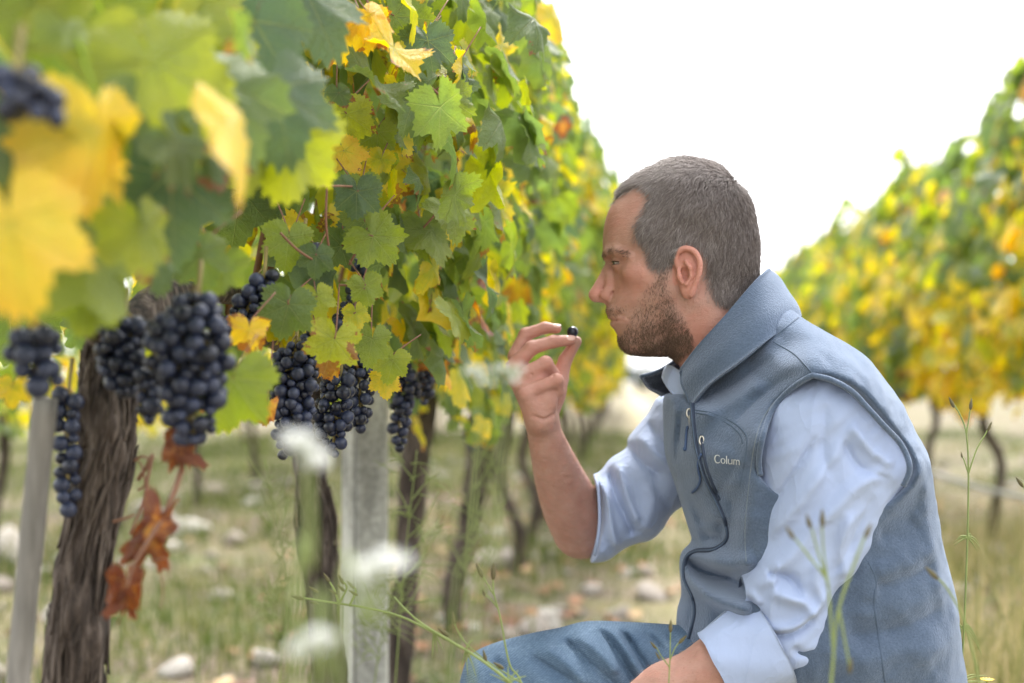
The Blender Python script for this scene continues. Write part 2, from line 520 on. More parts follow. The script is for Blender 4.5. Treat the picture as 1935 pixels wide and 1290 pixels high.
def seg_dist(U, V, pts, closed=False):
    best = np.full(U.shape, 1e9); bt = np.zeros(U.shape)
    n = len(pts); m = n if closed else n - 1
    for i in range(m):
        a = pts[i]; b = pts[(i + 1) % n]
        dx, dy = b[0] - a[0], b[1] - a[1]
        L2 = dx * dx + dy * dy + 1e-9
        t = np.clip(((U - a[0]) * dx + (V - a[1]) * dy) / L2, 0, 1)
        d = (U - a[0] - t * dx) ** 2 + (V - a[1] - t * dy) ** 2
        k = d < best
        best = np.where(k, d, best); bt = np.where(k, (i + t) / m, bt)
    return np.sqrt(best), bt
def in_poly(U, V, pts):
    ins = np.zeros(U.shape, bool)
    n = len(pts)
    for i in range(n):
        a = pts[i]; b = pts[(i + 1) % n]
        if a[1] == b[1]:
            continue
        c = ((a[1] > V) != (b[1] > V)) & (U < (b[0] - a[0]) * (V - a[1]) / (b[1] - a[1]) + a[0])
        ins ^= c
    return ins
def blur(A, sig):
    r = int(sig * 3) + 1
    k = np.exp(-0.5 * (np.arange(-r, r + 1) / sig) ** 2); k /= k.sum()
    for ax in (0, 1):
        pad = [(0, 0), (0, 0)]; pad[ax] = (r, r)
        B = np.pad(A, pad, mode='edge')
        A = sum(k[i] * np.take(B, np.arange(i, i + A.shape[ax]), axis=ax) for i in range(2 * r + 1))
    return A
def sstep(a, b, x):
    t = np.clip((x - a) / (b - a), 0, 1)
    return t * t * (3 - 2 * t)
def idw(U, V, anchors, p=3.0):
    num = np.zeros(U.shape); den = np.zeros(U.shape)
    for a in anchors:
        wgt = 1.0 / (((U - a[0]) ** 2 + (V - a[1]) ** 2) + 200.0) ** (p / 2)
        num += wgt * a[2]; den += wgt
    return num / den
def vnoise(U, V, sx, sy, seed, ang=0.0):
    rg = np.random.RandomState(seed)
    a, b = math.cos(ang), math.sin(ang)
    x = (U * a + V * b) / sx; y = (-U * b + V * a) / sy
    x -= x.min(); y -= y.min()
    G = rg.uniform(-1, 1, (int(x.max()) + 3, int(y.max()) + 3))
    i = x.astype(int); j = y.astype(int)
    fx = x - i; fy = y - j
    fx = fx * fx * (3 - 2 * fx); fy = fy * fy * (3 - 2 * fy)
    return (G[i, j] * (1 - fx) + G[i + 1, j] * fx) * (1 - fy) + (G[i, j + 1] * (1 - fx) + G[i + 1, j + 1] * fx) * fy

class Puff:
    """a rounded volume over an outline: half thickness W(u,v), rounding depth D, creases on the near side"""
    def __init__(s, outline, W, D, c=0.0, per=5, soft=5.0, folds=(), noise=()):
        pts = spline(outline, per, True)
        s.poly = pts
        lo = pts.min(0) - 70; hi = pts.max(0) + 70
        s.R = R = Raster(lo, hi)
        d, _ = seg_dist(R.U, R.V, pts, True)
        d = np.where(in_poly(R.U, R.V, pts), d, -d)
        db = blur(d, soft)
        d = d + (db - d) * sstep(4, 30, d)
        s.d = d.astype(np.float32)
        s.W = (idw(R.U, R.V, W) if hasattr(W, '__len__') else np.full(R.U.shape, float(W))).astype(np.float32)
        s.c = (idw(R.U, R.V, c) if hasattr(c, '__len__') else np.full(R.U.shape, float(c))).astype(np.float32)
        s.D = float(D)
        disp = np.zeros(R.U.shape)
        for pl, amp, wid in folds:
            p = spline(pl, 4)
            fd, ft = seg_dist(R.U, R.V, p)
            taper = np.minimum(1, np.minimum(ft, 1 - ft) * 5 + 0.15)
            disp += amp * (np.exp(-(fd / wid) ** 2) if amp > 0 else np.exp(-(fd / wid) ** 1.25)) * taper
        for amp, sx, sy, seed, ang in noise:
            disp += amp * vnoise(R.U, R.V, sx, sy, seed, ang)
        s.disp = (disp * sstep(0, 25, d)).astype(np.float32)
    def __call__(s, u, v, w):
        d = s.R.sample(s.d, u, v); W = s.R.sample(s.W, u, v); z = w - s.R.sample(s.c, u, v)
        q = 1 - np.minimum(d, s.D) / s.D
        return (np.sqrt((z / W) ** 2 + q * q) - 1) * np.minimum(W, s.D) - s.R.sample(s.disp, u, v) * np.clip(-z / (0.35 * W), 0, 1)

def surf_w(F, px, py, guess, w0=-420.0, w1=60.0):
    """depth at which the near surface of F shows at a photo pixel"""
    ws = np.arange(w0, w1, 1.0)
    k = (Y0 + ws * S) / Y0
    f = F(CX + (px - CX) * k, HY + (py - HY) * k, ws)
    i = int(np.argmax(f < 0))
    if f[i] >= 0:
        return guess
    return ws[i] if i == 0 else ws[i - 1] + f[i - 1] / (f[i - 1] - f[i])
def on_surf(F, pts, lift=0.0, guess=-150.0):
    return [fr(p[0], p[1], surf_w(F, p[0], p[1], guess) - lift) for p in pts]

# ------------------------------------------------------------------ materials of the person
def skin_material():
    t = NT('skin')
    co = t.coord()
    red = t.attr('red').outputs['Fac']; scalp = t.attr('scalp').outputs['Fac']; lip = t.attr('lip').outputs['Fac']
    n1 = t.noise(38, 4, 0.6, co); n2 = t.noise(260, 2, 0.5, co)
    base = t.ramp(n1, [(0.3, (0.36, 0.19, 0.145)), (0.72, (0.46, 0.28, 0.222))])
    base = t.mix(t.ramp(t.noise(75, 3, 0.6, co), [(0.45, (0,) * 3), (0.75, (0.35,) * 3)]), base, (0.50, 0.21, 0.16))
    base = t.mix(t.math('MULTIPLY', red, 0.75), base, (0.56, 0.20, 0.15))
    spots = t.n('TexVoronoi', {'Scale': 120.0, 'Vector': co, 'Randomness': 1.0})
    sp = t.math('MULTIPLY', t.math('LESS_THAN', spots.outputs['Distance'], 0.14), t.math('GREATER_THAN', t.noise(22, 2, 0.5, co), 0.52))
    base = t.mix(t.math('MULTIPLY', sp, 0.28), base, (0.30, 0.13, 0.08))
    base = t.mix(lip, base, (0.46, 0.20, 0.16))
    base = t.mix(scalp, base, (0.19, 0.15, 0.135))
    crease = t.noise(1.0, 3, 0.6, t.mapping(co, (45, 45, 230)))
    bmp = t.bump(t.math('ADD', t.math('ADD', t.math('MULTIPLY', n2, 0.8), t.noise(800, 2, 0.6, co)), crease), 0.40, 0.0024)
    b = t.principled(Base_Color=base, Roughness=t.ramp(n1, [(0.3, (0.48,) * 3), (0.7, (0.64,) * 3)]), Normal=bmp,
                     Subsurface_Weight=0.10, Subsurface_Radius=(1.0, 0.35, 0.2), Subsurface_Scale=0.006)
    b.inputs['Specular IOR Level'].default_value = 0.42
    return t.done(b.outputs[0])
def fleece_material(name, c0, c1):
    t = NT(name)
    co = t.coord()
    fine = t.noise(400, 3, 0.7, co); mid = t.noise(150, 2, 0.6, co); big = t.noise(9, 3, 0.5, co)
    f = t.math('ADD', t.math('MULTIPLY', fine, 0.65), t.math('MULTIPLY', big, 0.35))
    base = t.ramp(f, [(0.32, tuple(0.92 * x for x in c0)), (0.68, tuple(1.0 * x for x in c1))])
    bmp = t.bump(t.math('ADD', t.math('MULTIPLY', mid, 0.05), t.math('MULTIPLY', fine, 1.3)), 0.55, 0.0024)
    b = t.principled(Base_Color=base, Roughness=0.95, Normal=bmp, Sheen_Weight=0.6, Sheen_Roughness=0.5)
    b.inputs['Sheen Tint'].default_value = (0.7, 0.8, 1, 1)
    b.inputs['Specular IOR Level'].default_value = 0.05
    return t.done(b.outputs[0])
def shirt_material():
    t = NT('shirt_cotton')
    co = t.coord()
    v = t.mapping(co, rot=(0, math.radians(24), 0))
    st = t.n('TexWave', {'Scale': 210.0, 'Vector': v, 'Distortion': 1.0, 'Detail': 0.0, 'Detail Scale': 1.0}, wave_type='BANDS', bands_direction='X')
    n = t.noise(26, 4, 0.55, co)
    base = t.mix(t.math('MULTIPLY', st.outputs['Fac'], 0.30), (0.335, 0.405, 0.58), (0.26, 0.335, 0.52))
    base = t.mix(t.math('MULTIPLY', n, 0.2), base, (0.38, 0.445, 0.59))
    rv = t.mapping(co, (13, 13, 4.5), (0, math.radians(-38), 0))
    rdg = t.math('POWER', t.math('SUBTRACT', 1.0, t.math('ABSOLUTE', t.math('MULTIPLY_ADD', t.noise(1.0, 2.5, 0.5, rv, distortion=0.6), 2.0, -1.0))), 5.0)
    rv2 = t.mapping(co, (30, 30, 20), (0, math.radians(30), 0))
    rdg2 = t.math('POWER', t.math('SUBTRACT', 1.0, t.math('ABSOLUTE', t.math('MULTIPLY_ADD', t.noise(1.0, 2, 0.5, rv2), 2.0, -1.0))), 8.0)
    crease_n = t.bump(t.math('ADD', rdg, t.math('MULTIPLY', rdg2, 0.35)), 0.28, 0.006)
    bmp = t.bump(t.math('ADD', t.noise(90, 3, 0.6, t.mapping(co, (1, 1, 0.5))), t.math('MULTIPLY', t.noise(1200, 1, 0.5, co), 0.25)), 0.16, 0.004, crease_n)
    b = t.principled(Base_Color=base, Roughness=0.82, Normal=bmp, Sheen_Weight=0.1)
    b.inputs['Specular IOR Level'].default_value = 0.25
    return t.done(b.outputs[0])
def denim_material():
    t = NT('denim')
    co = t.coord()
    wv = t.n('TexWave', {'Scale': 150.0, 'Vector': t.mapping(co, rot=(0, math.radians(35), 0)), 'Distortion': 3.0, 'Detail': 2.0, 'Detail Scale': 2.0}, bands_direction='Z')
    n = t.noise(14, 4, 0.6, co); fine = t.noise(500, 2, 0.7, t.mapping(co, (0.35, 1, 1.2)))
    f = t.math('ADD', t.math('MULTIPLY', n, 0.6), t.math('MULTIPLY', fine, 0.4))
    base = t.ramp(f, [(0.32, (0.055, 0.092, 0.150)), (0.52, (0.105, 0.160, 0.235)), (0.72, (0.21, 0.29, 0.37))])
    base = t.mix(t.math('MULTIPLY', wv.outputs['Fac'], 0.25), base, (0.035, 0.07, 0.13))
    b = t.principled(Base_Color=base, Roughness=0.9, Normal=t.bump(t.math('ADD', wv.outputs['Fac'], fine), 0.35, 0.0015))
    b.inputs['Specular IOR Level'].default_value = 0.2
    return t.done(b.outputs[0])
def hair_material(name, c0, c1, c2, rough=0.62):
    t = NT(name)
    r = t.attr('tone').outputs['Fac']
    base = t.ramp(r, [(0.0, c0), (0.6, c1), (1.0, c2)])
    b = t.principled(Base_Color=base, Roughness=rough)
    b.inputs['Specular IOR Level'].default_value = 0.35
    return t.done(b.outputs[0])
def plain_material(name, col, rough=0.5, metal=0.0, var=0.25, scale=40.0):
    t = NT(name)
    n = t.noise(scale, 4, 0.6, t.coord())
    base = t.mix(n, tuple(c * (1 - var) for c in col), tuple(min(1, c * (1 + var)) for c in col))
    b = t.principled(Base_Color=base, Roughness=rough, Metallic=metal, Normal=t.bump(t.noise(scale * 6, 2, 0.6, t.coord()), 0.15, 0.002))
    return t.done(b.outputs[0])

M_SKIN = skin_material()
M_VEST = fleece_material('slate_fleece', (0.060, 0.086, 0.132), (0.102, 0.138, 0.200))
M_VESTIN = fleece_material('shaded_fleece_inside', (0.016, 0.021, 0.03), (0.03, 0.038, 0.052))  # same fleece on the collar's inner face, its shade put into a darker colour
M_SHIRT = shirt_material()
M_DENIM = denim_material()
M_HAIR = hair_material('grey_brown_hair', (0.11, 0.088, 0.082), (0.29, 0.25, 0.235), (0.58, 0.53, 0.505))
M_BEARD = hair_material('brown_beard_hair', (0.070, 0.043, 0.033), (0.19, 0.125, 0.09), (0.40, 0.285, 0.21), 0.6)
M_ZIP = plain_material('navy_zip_tape', (0.022, 0.035, 0.065), 0.75)
M_METAL = plain_material('zip_metal', (0.55, 0.52, 0.46), 0.28, 1.0, 0.1)
M_CORD = plain_material('blue_cord', (0.05, 0.09, 0.19), 0.7)
M_THREAD = plain_material('pale_thread', (0.55, 0.58, 0.60), 0.7, 0, 0.1, 300)
M_GREYTHREAD = plain_material('grey_thread', (0.17, 0.20, 0.225), 0.8, 0, 0.1, 300)
M_SEAM = plain_material('seam_thread', (0.06, 0.09, 0.14), 0.8, 0, 0.2, 200)
M_NAIL = plain_material('finger_nail', (0.66, 0.42, 0.36), 0.3, 0, 0.06, 60)
M_BOOT = plain_material('brown_boot_leather', (0.10, 0.055, 0.03), 0.6)

# ------------------------------------------------------------------ head
skull = [(1168, 372), (1157, 385), (1148, 403), (1141, 431), (1139, 460), (1140, 476), (1145, 487), (1152, 500), (1156, 520),
         (1154, 548), (1149, 572), (1145, 584), (1147, 594), (1151, 600), (1158, 604), (1155, 610), (1159, 620), (1166, 632), (1169, 646),
         (1175, 658), (1188, 667), (1212, 671), (1240, 672), (1275, 674), (1320, 690), (1400, 690), (1425, 620), (1424, 560),
         (1429, 510), (1430, 475), (1428, 445), (1422, 418), (1412, 388), (1397, 360), (1380, 340), (1358, 324), (1333, 314), (1306, 308),
         (1280, 308), (1250, 316), (1218, 330), (1190, 349)]
headW = [(1160, 400, 88), (1150, 460, 92), (1190, 360, 95), (1300, 330, 108), (1340, 420, 121), (1410, 460, 112), (1215, 450, 101), (1205, 515, 101),
         (1180, 545, 86), (1185, 600, 73), (1195, 650, 62), (1240, 655, 80), (1280, 600, 92), (1300, 560, 98), (1255, 540, 102), (1390, 570, 88), (1400, 670, 85), (1300, 480, 114)]
HEAD = Puff(skull, headW, 105, soft=5)
EYE_C, EYE_R = (1174, 498, 33), 18.5
def f_head(u, v, w):
    aw = np.abs(w)
    f = HEAD(u, v, w)
    # nose
    nose = chain(u, v, aw, [(1152, 495, 0, 6), (1145, 511.5, 0, 7.5), (1133.5, 537.5, 0, 9.6), (1124, 556.5, 0, 12.2)], 2)
    nose = smin(nose, ell(u, v, aw, (1145, 558, 14), (13, 11.5, 9), 0.15), 6)
    nose = smin(nose, cone(u, v, aw, (1125, 563, 0), (1148, 569, 0), 7, 5), 5)
    nose = smin(nose, cone(u, v, aw, (1152, 512, 9), (1150, 548, 15), 8, 8), 9)
    f = smin(f, nose, 9)
    f = smax(f, -ell(u, v, aw, (1137, 569, 8.5), (6.5, 4, 4.5), 0.3), 3)
    f = smax(f, -cone(u, v, aw, (1158, 552, 21), (1150, 568, 25), 2.0, 2.0), 5)       # crease round the wing
    # brow, eye socket, lids, cheekbone
    f = smin(f, chain(u, v, aw, [(1146, 484, 6, 6), (1150, 479, 28, 8), (1164, 480, 52, 8), (1186, 490, 72, 6)], 6), 10)
    f = smax(f, -ell(u, v, aw, (1150, 500, 33), (15, 11, 21), 0.0), 9)
    lid = np.sqrt((u - EYE_C[0]) ** 2 + (v - EYE_C[1]) ** 2 + (aw - EYE_C[2]) ** 2) - (EYE_R + 2.6)
    slit = np.abs(v - 500.0 - 0.10 * (u - 1160)) - 2.7
    lid = smax(lid, -slit, 2.0)
    f = smin(f, lid, 3.5)
    f = smin(f, ell(u, v, aw, (1204, 524, 62), (30, 18, 22), 0.1), 24)
        # mouth
    f = smin(f, chain(u, v, aw, [(1154, 599.5, 0, 4.5), (1158, 600, 16, 4.5), (1168, 603, 33, 3.5), (1178, 607, 44, 2)], 3), 5)
    f = smin(f, chain(u, v, aw, [(1158, 612, 0, 5.0), (1161, 612, 16, 5), (1170, 611, 31, 3.8), (1178, 609, 42, 2)], 3), 5)
    f = smax(f, -chain(u, v, aw, [(1152, 605.5, 0, 1.5), (1155, 606, 16, 1.5), (1165, 607, 35, 1.5), (1179, 609.5, 49, 1.2)], 2), 3)
    # ear (drawn where the near ear shows, mirrored to the far side)
    E = lambda x, y, z: fr(x, y, -z)[:2] + (z,)
    e0 = ell(u, v, aw, E(1299, 512, 112), (22, 44, 9), -0.12, 0.38)
    e0 = smin(e0, ell(u, v, aw, E(1300, 549, 112), (13, 16, 7), -0.1, 0.25), 7)
    def T(pts, rad, k=3):
        return chain(u, v, aw, [E(*p) + (r,) for p, r in zip(pts, rad)], k)
    def ST(pts, rad):
        return schain(u, v, aw, [E(*p) + (r,) for p, r in zip(pts, rad)], 3, 1.5)
    e0 = smin(e0, ST([(1282, 508, 108), (1277, 492, 112), (1282, 475, 117), (1297, 469, 122), (1313, 476, 127), (1322, 494, 130), (1321, 515, 129), (1314, 536, 124), (1306, 556, 118)],
                    [4.2, 4.8, 5.2, 5.4, 5.4, 5.2, 5.0, 4.8, 6.0]), 3)
    e0 = smax(e0, -T([(1288, 487, 124), (1300, 482, 128), (1311, 492, 133), (1312, 512, 133), (1305, 530, 130)], [3.2, 3.6, 4.0, 4.0, 3], 3), 3)
    e0 = smin(e0, T([(1296, 494, 122), (1304, 505, 125), (1304, 522, 124), (1297, 537, 121)], [4, 5, 5, 4.5]), 3)
    e0 = smax(e0, -ell(u, v, aw, E(1293, 517, 124), (8.5, 14, 19), -0.1), 3)
    e0 = smin(e0, T([(1282, 510, 115), (1284, 523, 117), (1288, 533, 117)], [4, 5, 4]), 3)
    f = smin(f, cone(u, v, aw, E(1296, 500, 96), E(1300, 535, 96), 16, 14), 8)
    return smin(f, e0, 4)

def q4(px, py, w, r):
    a = fr(px, py, w)
    return (a[0], a[1], a[2], r * (Y0 + w * S) / Y0)
HW = 60
FINGERS = {'index': [(974, 672, 34, 14.5), (993, 632, 38, 12.5), (1030, 619, 34, 10.8), (1052, 621, 28, 9.0)],
           'middle': [(970, 694, 10, 15.5), (1005, 657, 10, 13.5), (1045, 645, 14, 11.8), (1077, 643, 18, 10.0)],
           'ring': [(976, 716, -14, 15), (1031, 686, -12, 13.5), (1046, 706, 4, 11), (1030, 724, 14, 9.5)],
           'little': [(992, 742, -36, 14), (1052, 718, -32, 12.5), (1057, 740, -14, 10), (1038, 750, -4, 9)],
           'thumb': [(1042, 768, 22, 19), (1057, 716, 36, 17), (1068, 680, 42, 12.5), (1089, 645, 34, 10.5)]}
def f_far_arm(u, v, w):
    f = None
    for k, pts in FINGERS.items():
        d = chain(u, v, w, [q4(p[0], p[1], p[2] + HW, p[3]) for p in pts], 5)
        # knuckle
        f = d if f is None else smin(f, d, 3.0)
    WR = [(1021, 792, -10, 26), (1025, 792, 16, 27)]
    palm = None
    for wr, mc in ((0, 'little'), (0, 'ring'), (1, 'middle'), (1, 'index')):
        a = WR[wr]; b = FINGERS[mc][0]
        d = cone(u, v, w, q4(a[0], a[1], a[2] + HW, a[3])[:3], q4(b[0] + 3, b[1] + 4, b[2] + HW, 1)[:3], a[3], b[3] + 2)
        palm = d if palm is None else smin(palm, d, 12)
    palm = smin(palm, ell(u, v, w, fr(1048, 738, 26 + HW), (23, 36, 22), 0.1), 10)
    palm = smin(palm, ell(u, v, w, fr(1030, 756, -20 + HW), (24, 31, 19), -0.2), 9)
    palm = smin(palm, ell(u, v, w, fr(1012, 722, 4 + HW), (30, 34, 30), 0.0), 10)
    f = smin(f, palm, 7)
    arm = schain(u, v, w, [q4(1021, 786, 2 + HW, 28), q4(1035, 838, 100, 35), q4(1058, 905, 165, 47), q4(1082, 962, 222, 55), q4(1100, 1002, 262, 53)], 5, 2)
    arm = smin(arm, chain(u, v, w, [q4(1098, 1000, 262, 53), q4(1150, 975, 268, 56), q4(1260, 870, 235, 70)], 24), 8)
    f = smin(f, arm, 14)
    f = smax(f, -chain(u, v, w, [q4(1008, 786, HW - 40, 2), q4(1026, 792, HW - 36, 2.2), q4(1046, 783, HW - 24, 2)], 2), 5)  # wrist creases
    for a_, b_ in (((1010, 716, -34), (1028, 726, -36)), ((1000, 704, -22), (1012, 712, -30)), ((1044, 705, -40), (1052, 728, -38))):
        f = smax(f, -chain(u, v, w, [q4(a_[0], a_[1], HW + a_[2], 1.2), q4(b_[0], b_[1], HW + b_[2], 1.2)], 2), 3)
    f = smax(f, -chain(u, v, w, [q4(1016, 758, HW - 46, 1.5), q4(1030, 748, HW - 44, 1.8)], 2), 5)
    return f
def f_near_arm(u, v, w):
    arm = chain(u, v, w, [q4(1560, 800, -185, 66), q4(1500, 1160, -195, 46), q4(1440, 1218, -206, 52), q4(1364, 1257, -205, 57), q4(1260, 1308, -190, 52), q4(1160, 1360, -165, 41), q4(1115, 1385, -155, 36)], 22)
    hand = ell(u, v, w, fr(1050, 1420, -150), (50, 40, 24), -0.5)
    f = smin(arm, hand, 16)
    for i, (dw, L) in enumerate(((-34, 46), (-12, 58), (12, 62), (34, 54))):
        a = q4(1020, 1432, -150 + dw, 14); b = q4(1020 - L * 0.75, 1455, -150 + dw * 1.1, 12); c = q4(1020 - L * 0.95, 1455 + L * 0.8, -146 + dw * 1.1, 9)
        f = smin(f, chain(u, v, w, [a, b, c], 4), 4)
    f = smin(f, chain(u, v, w, [q4(1090, 1400, -110, 18), q4(1050, 1410, -95, 15), q4(1010, 1420, -88, 11)], 4), 8)
    return f
def f_neck(u, v, w):
    n = cone(u, v, w, (1325, 580, 0), (1405, 745, 0), 76, 92)
    for s in (-1, 1):
        n = smin(n, cone(u, v, w, (1345, 575, 72 * s), (1316, 720, 28 * s), 14, 13), 14)
    n = smin(n, chain(u, v, w, [(1405, 745, 0, 92), (1500, 860, 0, 120), (1570, 1080, 0, 130), (1600, 1290, 0, 125)], 40), 30)
    n = smin(n, chain(u, v, w, [(1500, 800, -190, 70), (1460, 770, 0, 80), (1330, 830, 225, 62)], 40), 40)
    return n
def f_body(u, v, w):
    out = np.full(u.shape, 400.0)
    def put(mask, fn):
        if mask.any():
            out[mask] = fn(u[mask], v[mask], w[mask])
    near_head = (v < 800) & (u > 1085)
    a = np.full(u.shape, 400.0)
    if near_head.any():
        m = near_head & (np.abs(w) < 190)
        a[m] = f_head(u[m], v[m], w[m])
    n = f_neck(u, v, w)
    out = smin(a, n, 22)
    m = (w > -30) & (u < 1340)
    b = np.full(u.shape, 400.0)
    if m.any():
        b[m] = f_far_arm(u[m], v[m], w[m])
    out = smin(out, b, 10)
    m = (w < -20) & (v > 650)
    b = np.full(u.shape, 400.0)
    if m.any():
        b[m] = f_near_arm(u[m], v[m], w[m])
    return smin(out, b, 10)

person = empty('person', (0.33, Y0, 0.0), label='man in slate blue fleece vest crouching and holding up one grape', category='person')
PLOC = np.array(person.location)
def pmesh(name, uvw, faces, mats, mat_idx=None):
    return new_mesh(name, W3(uvw) - PLOC, faces, True, mats, mat_idx)
def ptube(name, uvw, r, mat, parent, sides=8, **kw):
    vs, fs = tube(W3(uvw) - PLOC, [x * S for x in r] if hasattr(r, '__len__') else r * S, sides)
    return obj(name, new_mesh(name, vs, fs, True, [mat]), parent, **kw)

bv, bf = mesh_implicit(f_body, (955, 300, -330), (1700, 1520, 400), 2.6)
# keep only what can be reached by sight: nothing is dropped, the torso runs on under the clothes
def pl_mask(uv, pts, soft):
    p = np.asarray(pts, float)
    d, _ = seg_dist(uv[:, 0], uv[:, 1], p, True)
    return sstep(-soft, soft, np.where(in_poly(uv[:, 0], uv[:, 1], p), d, -d))
N_ = lambda x, y, w=-90: fr(x, y, w)[:2]
hair_poly = [N_(1156, 380, 0), N_(1120, 300, 0), N_(1290, 270, 0), N_(1470, 330, 0), N_(1480, 560, 0), N_(1400, 590, -40), N_(1352, 577), N_(1340, 555), N_(1334, 530), N_(1330, 497),
             N_(1322, 480), N_(1300, 466), N_(1281, 476), N_(1272, 498), N_(1262, 508), N_(1240, 512), N_(1228, 500), N_(1221, 470), N_(1200, 450), N_(1199, 428), N_(1212, 403), N_(1228, 368, -70), N_(1220, 351, -60), N_(1195, 356, -35)]
beard_poly = [N_(1240, 508), N_(1262, 508), N_(1262, 545), N_(1276, 578), N_(1296, 606), N_(1310, 636), N_(1310, 658, -70), N_(1282, 682, -40), N_(1240, 690, 0), N_(1190, 685, 0), N_(1160, 665, 0), N_(1160, 636, 0), N_(1176, 630, -20),
              N_(1190, 606, -50), N_(1196, 580, -70), N_(1214, 553), N_(1236, 532)]
hm = pl_mask(bv, hair_poly, 18)
bm_ = pl_mask(bv, beard_poly, 9)
earE = np.hypot((bv[:, 0] - fr(1300, 0, -110)[0]) / 26, (bv[:, 1] - fr(0, 515, -110)[1]) / 52)
onear = (earE < 1.05) & (np.abs(bv[:, 2]) > 101)
headz = (bv[:, 1] < 720) & (bv[:, 0] > 1090) & (np.abs(bv[:, 2]) < 170)
hm = np.where(onear | ~headz, 0, hm); bm_ = np.where(onear | ~headz, 0, bm_)
g_ = lambda x, y, r: np.exp(-(((bv[:, 0] - x) ** 2 + (bv[:, 1] - y) ** 2) / r ** 2))
red = 0.55 * g_(1126, 552, 26) + 0.45 * g_(1190, 535, 42) + 0.3 * g_(1160, 420, 40) + 0.6 * onear + 0.55 * (1 - sstep(-30, 40, np.abs(bv[:, 1] - 655) - 45)) * sstep(1255, 1310, bv[:, 0])
red = np.where(headz, red, 0.12) + 0.25 * np.where(headz, 0, sstep(820, 690, bv[:, 1]))
lip = np.exp(-((bv[:, 1] - 606) / 7) ** 2) * sstep(1188, 1168, bv[:, 0]) * headz
bme = pmesh('body', bv, bf, [M_SKIN])
add_attr(bme, 'red', np.clip(red, 0, 1)); add_attr(bme, 'scalp', np.clip(hm * 0.9 + bm_ * 0.15, 0, 1)); add_attr(bme, 'lip', lip * 0.4)
body = obj('body', bme, person)
# eyes
def eye_material():
    t = NT('eye')
    co = t.coord('Object')
    x = t.n('SeparateXYZ', {0: co})
    d = t.math('SQRT', t.math('ADD', t.math('POWER', x.outputs[1], 2.0), t.math('POWER', x.outputs[2], 2.0)))
    c = t.ramp(t.math('DIVIDE', d, 0.012), [(0.0, (0.005,) * 3), (0.2, (0.005,) * 3), (0.26, (0.09, 0.10, 0.09)), (0.46, (0.045, 0.05, 0.045)), (0.54, (0.55, 0.48, 0.45)), (1.0, (0.5, 0.38, 0.34))])
    return t.done(t.principled(Base_Color=c, Roughness=0.08).outputs[0])
M_EYE = eye_material()
def uv_sphere(r, nu=20, nv=12):
    vs = [(0, 0, r)]
    for j in range(1, nv):
        for i in range(nu):
            a, b = 2 * math.pi * i / nu, math.pi * j / nv
            vs.append((r * math.sin(b) * math.cos(a), r * math.sin(b) * math.sin(a), r * math.cos(b)))
    vs.append((0, 0, -r))
    fs = [(0, 1 + i, 1 + (i + 1) % nu) for i in range(nu)]
    for j in range(nv - 2):
        for i in range(nu):
            a = 1 + j * nu + i; b = 1 + j * nu + (i + 1) % nu
            fs.append((a, a + nu, b + nu, b))
    o = 1 + (nv - 2) * nu
    fs += [(o + (i + 1) % nu, o + i, len(vs) - 1) for i in range(nu)]
    return vs, fs
eye_me = new_mesh('eye', *uv_sphere(EYE_R * S, 24, 16), True, [M_EYE])
for s_ in (-1, 1):
    e = obj('eye', eye_me, person)
    e.location = Vector(W3([(EYE_C[0], EYE_C[1], EYE_C[2] * s_)])[0] - PLOC)

for s_ in (-1, 1):
    for nm, dv, rr_ in (('eyelash', -2.6, 1.0), ('eyelash', 3.2, 0.55)):
        arc = []
        for a_ in np.linspace(-1.0, 1.15, 14):
            y_ = dv * math.cos(a_ * 0.9)
            rad_ = math.sqrt(max(1.0, (EYE_R + 1.6) ** 2 - y_ * y_))
            arc.append((EYE_C[0] - rad_ * math.cos(a_), EYE_C[1] + 2.0 + 0.1 * (EYE_C[0] - rad_ * math.cos(a_) - 1160) + y_, (EYE_C[2] + rad_ * math.sin(a_)) * s_))
        ptube(nm, arc, rr_, M_BEARD, person, 5)
# ------------------------------------------------------------------ hair, beard, brows: real strands
def tri_mesh_points(v, f, prob, n, rg):
    q = np.concatenate([f[:, [0, 1, 2]], f[:, [0, 2, 3]]])
    a, b, c = v[q[:, 0]], v[q[:, 1]], v[q[:, 2]]
    nn = np.cross(b - a, c - a)
    ar = np.linalg.norm(nn, axis=1)
    pr = ar * (prob[q].mean(1))
    cs = np.cumsum(pr); cs /= cs[-1]
    i = np.searchsorted(cs, rg.uniform(0, 1, n))
    r1 = np.sqrt(rg.uniform(0, 1, n))[:, None]; r2 = rg.uniform(0, 1, n)[:, None]
    p = a[i] * (1 - r1) + b[i] * (r1 * (1 - r2)) + c[i] * (r1 * r2)
    global LASTP
    LASTP = prob[q].mean(1)[i]
    return p, nn[i] / (ar[i][:, None] + 1e-12)
def unit(a):
    return a / (np.linalg.norm(a, axis=1)[:, None] + 1e-9)
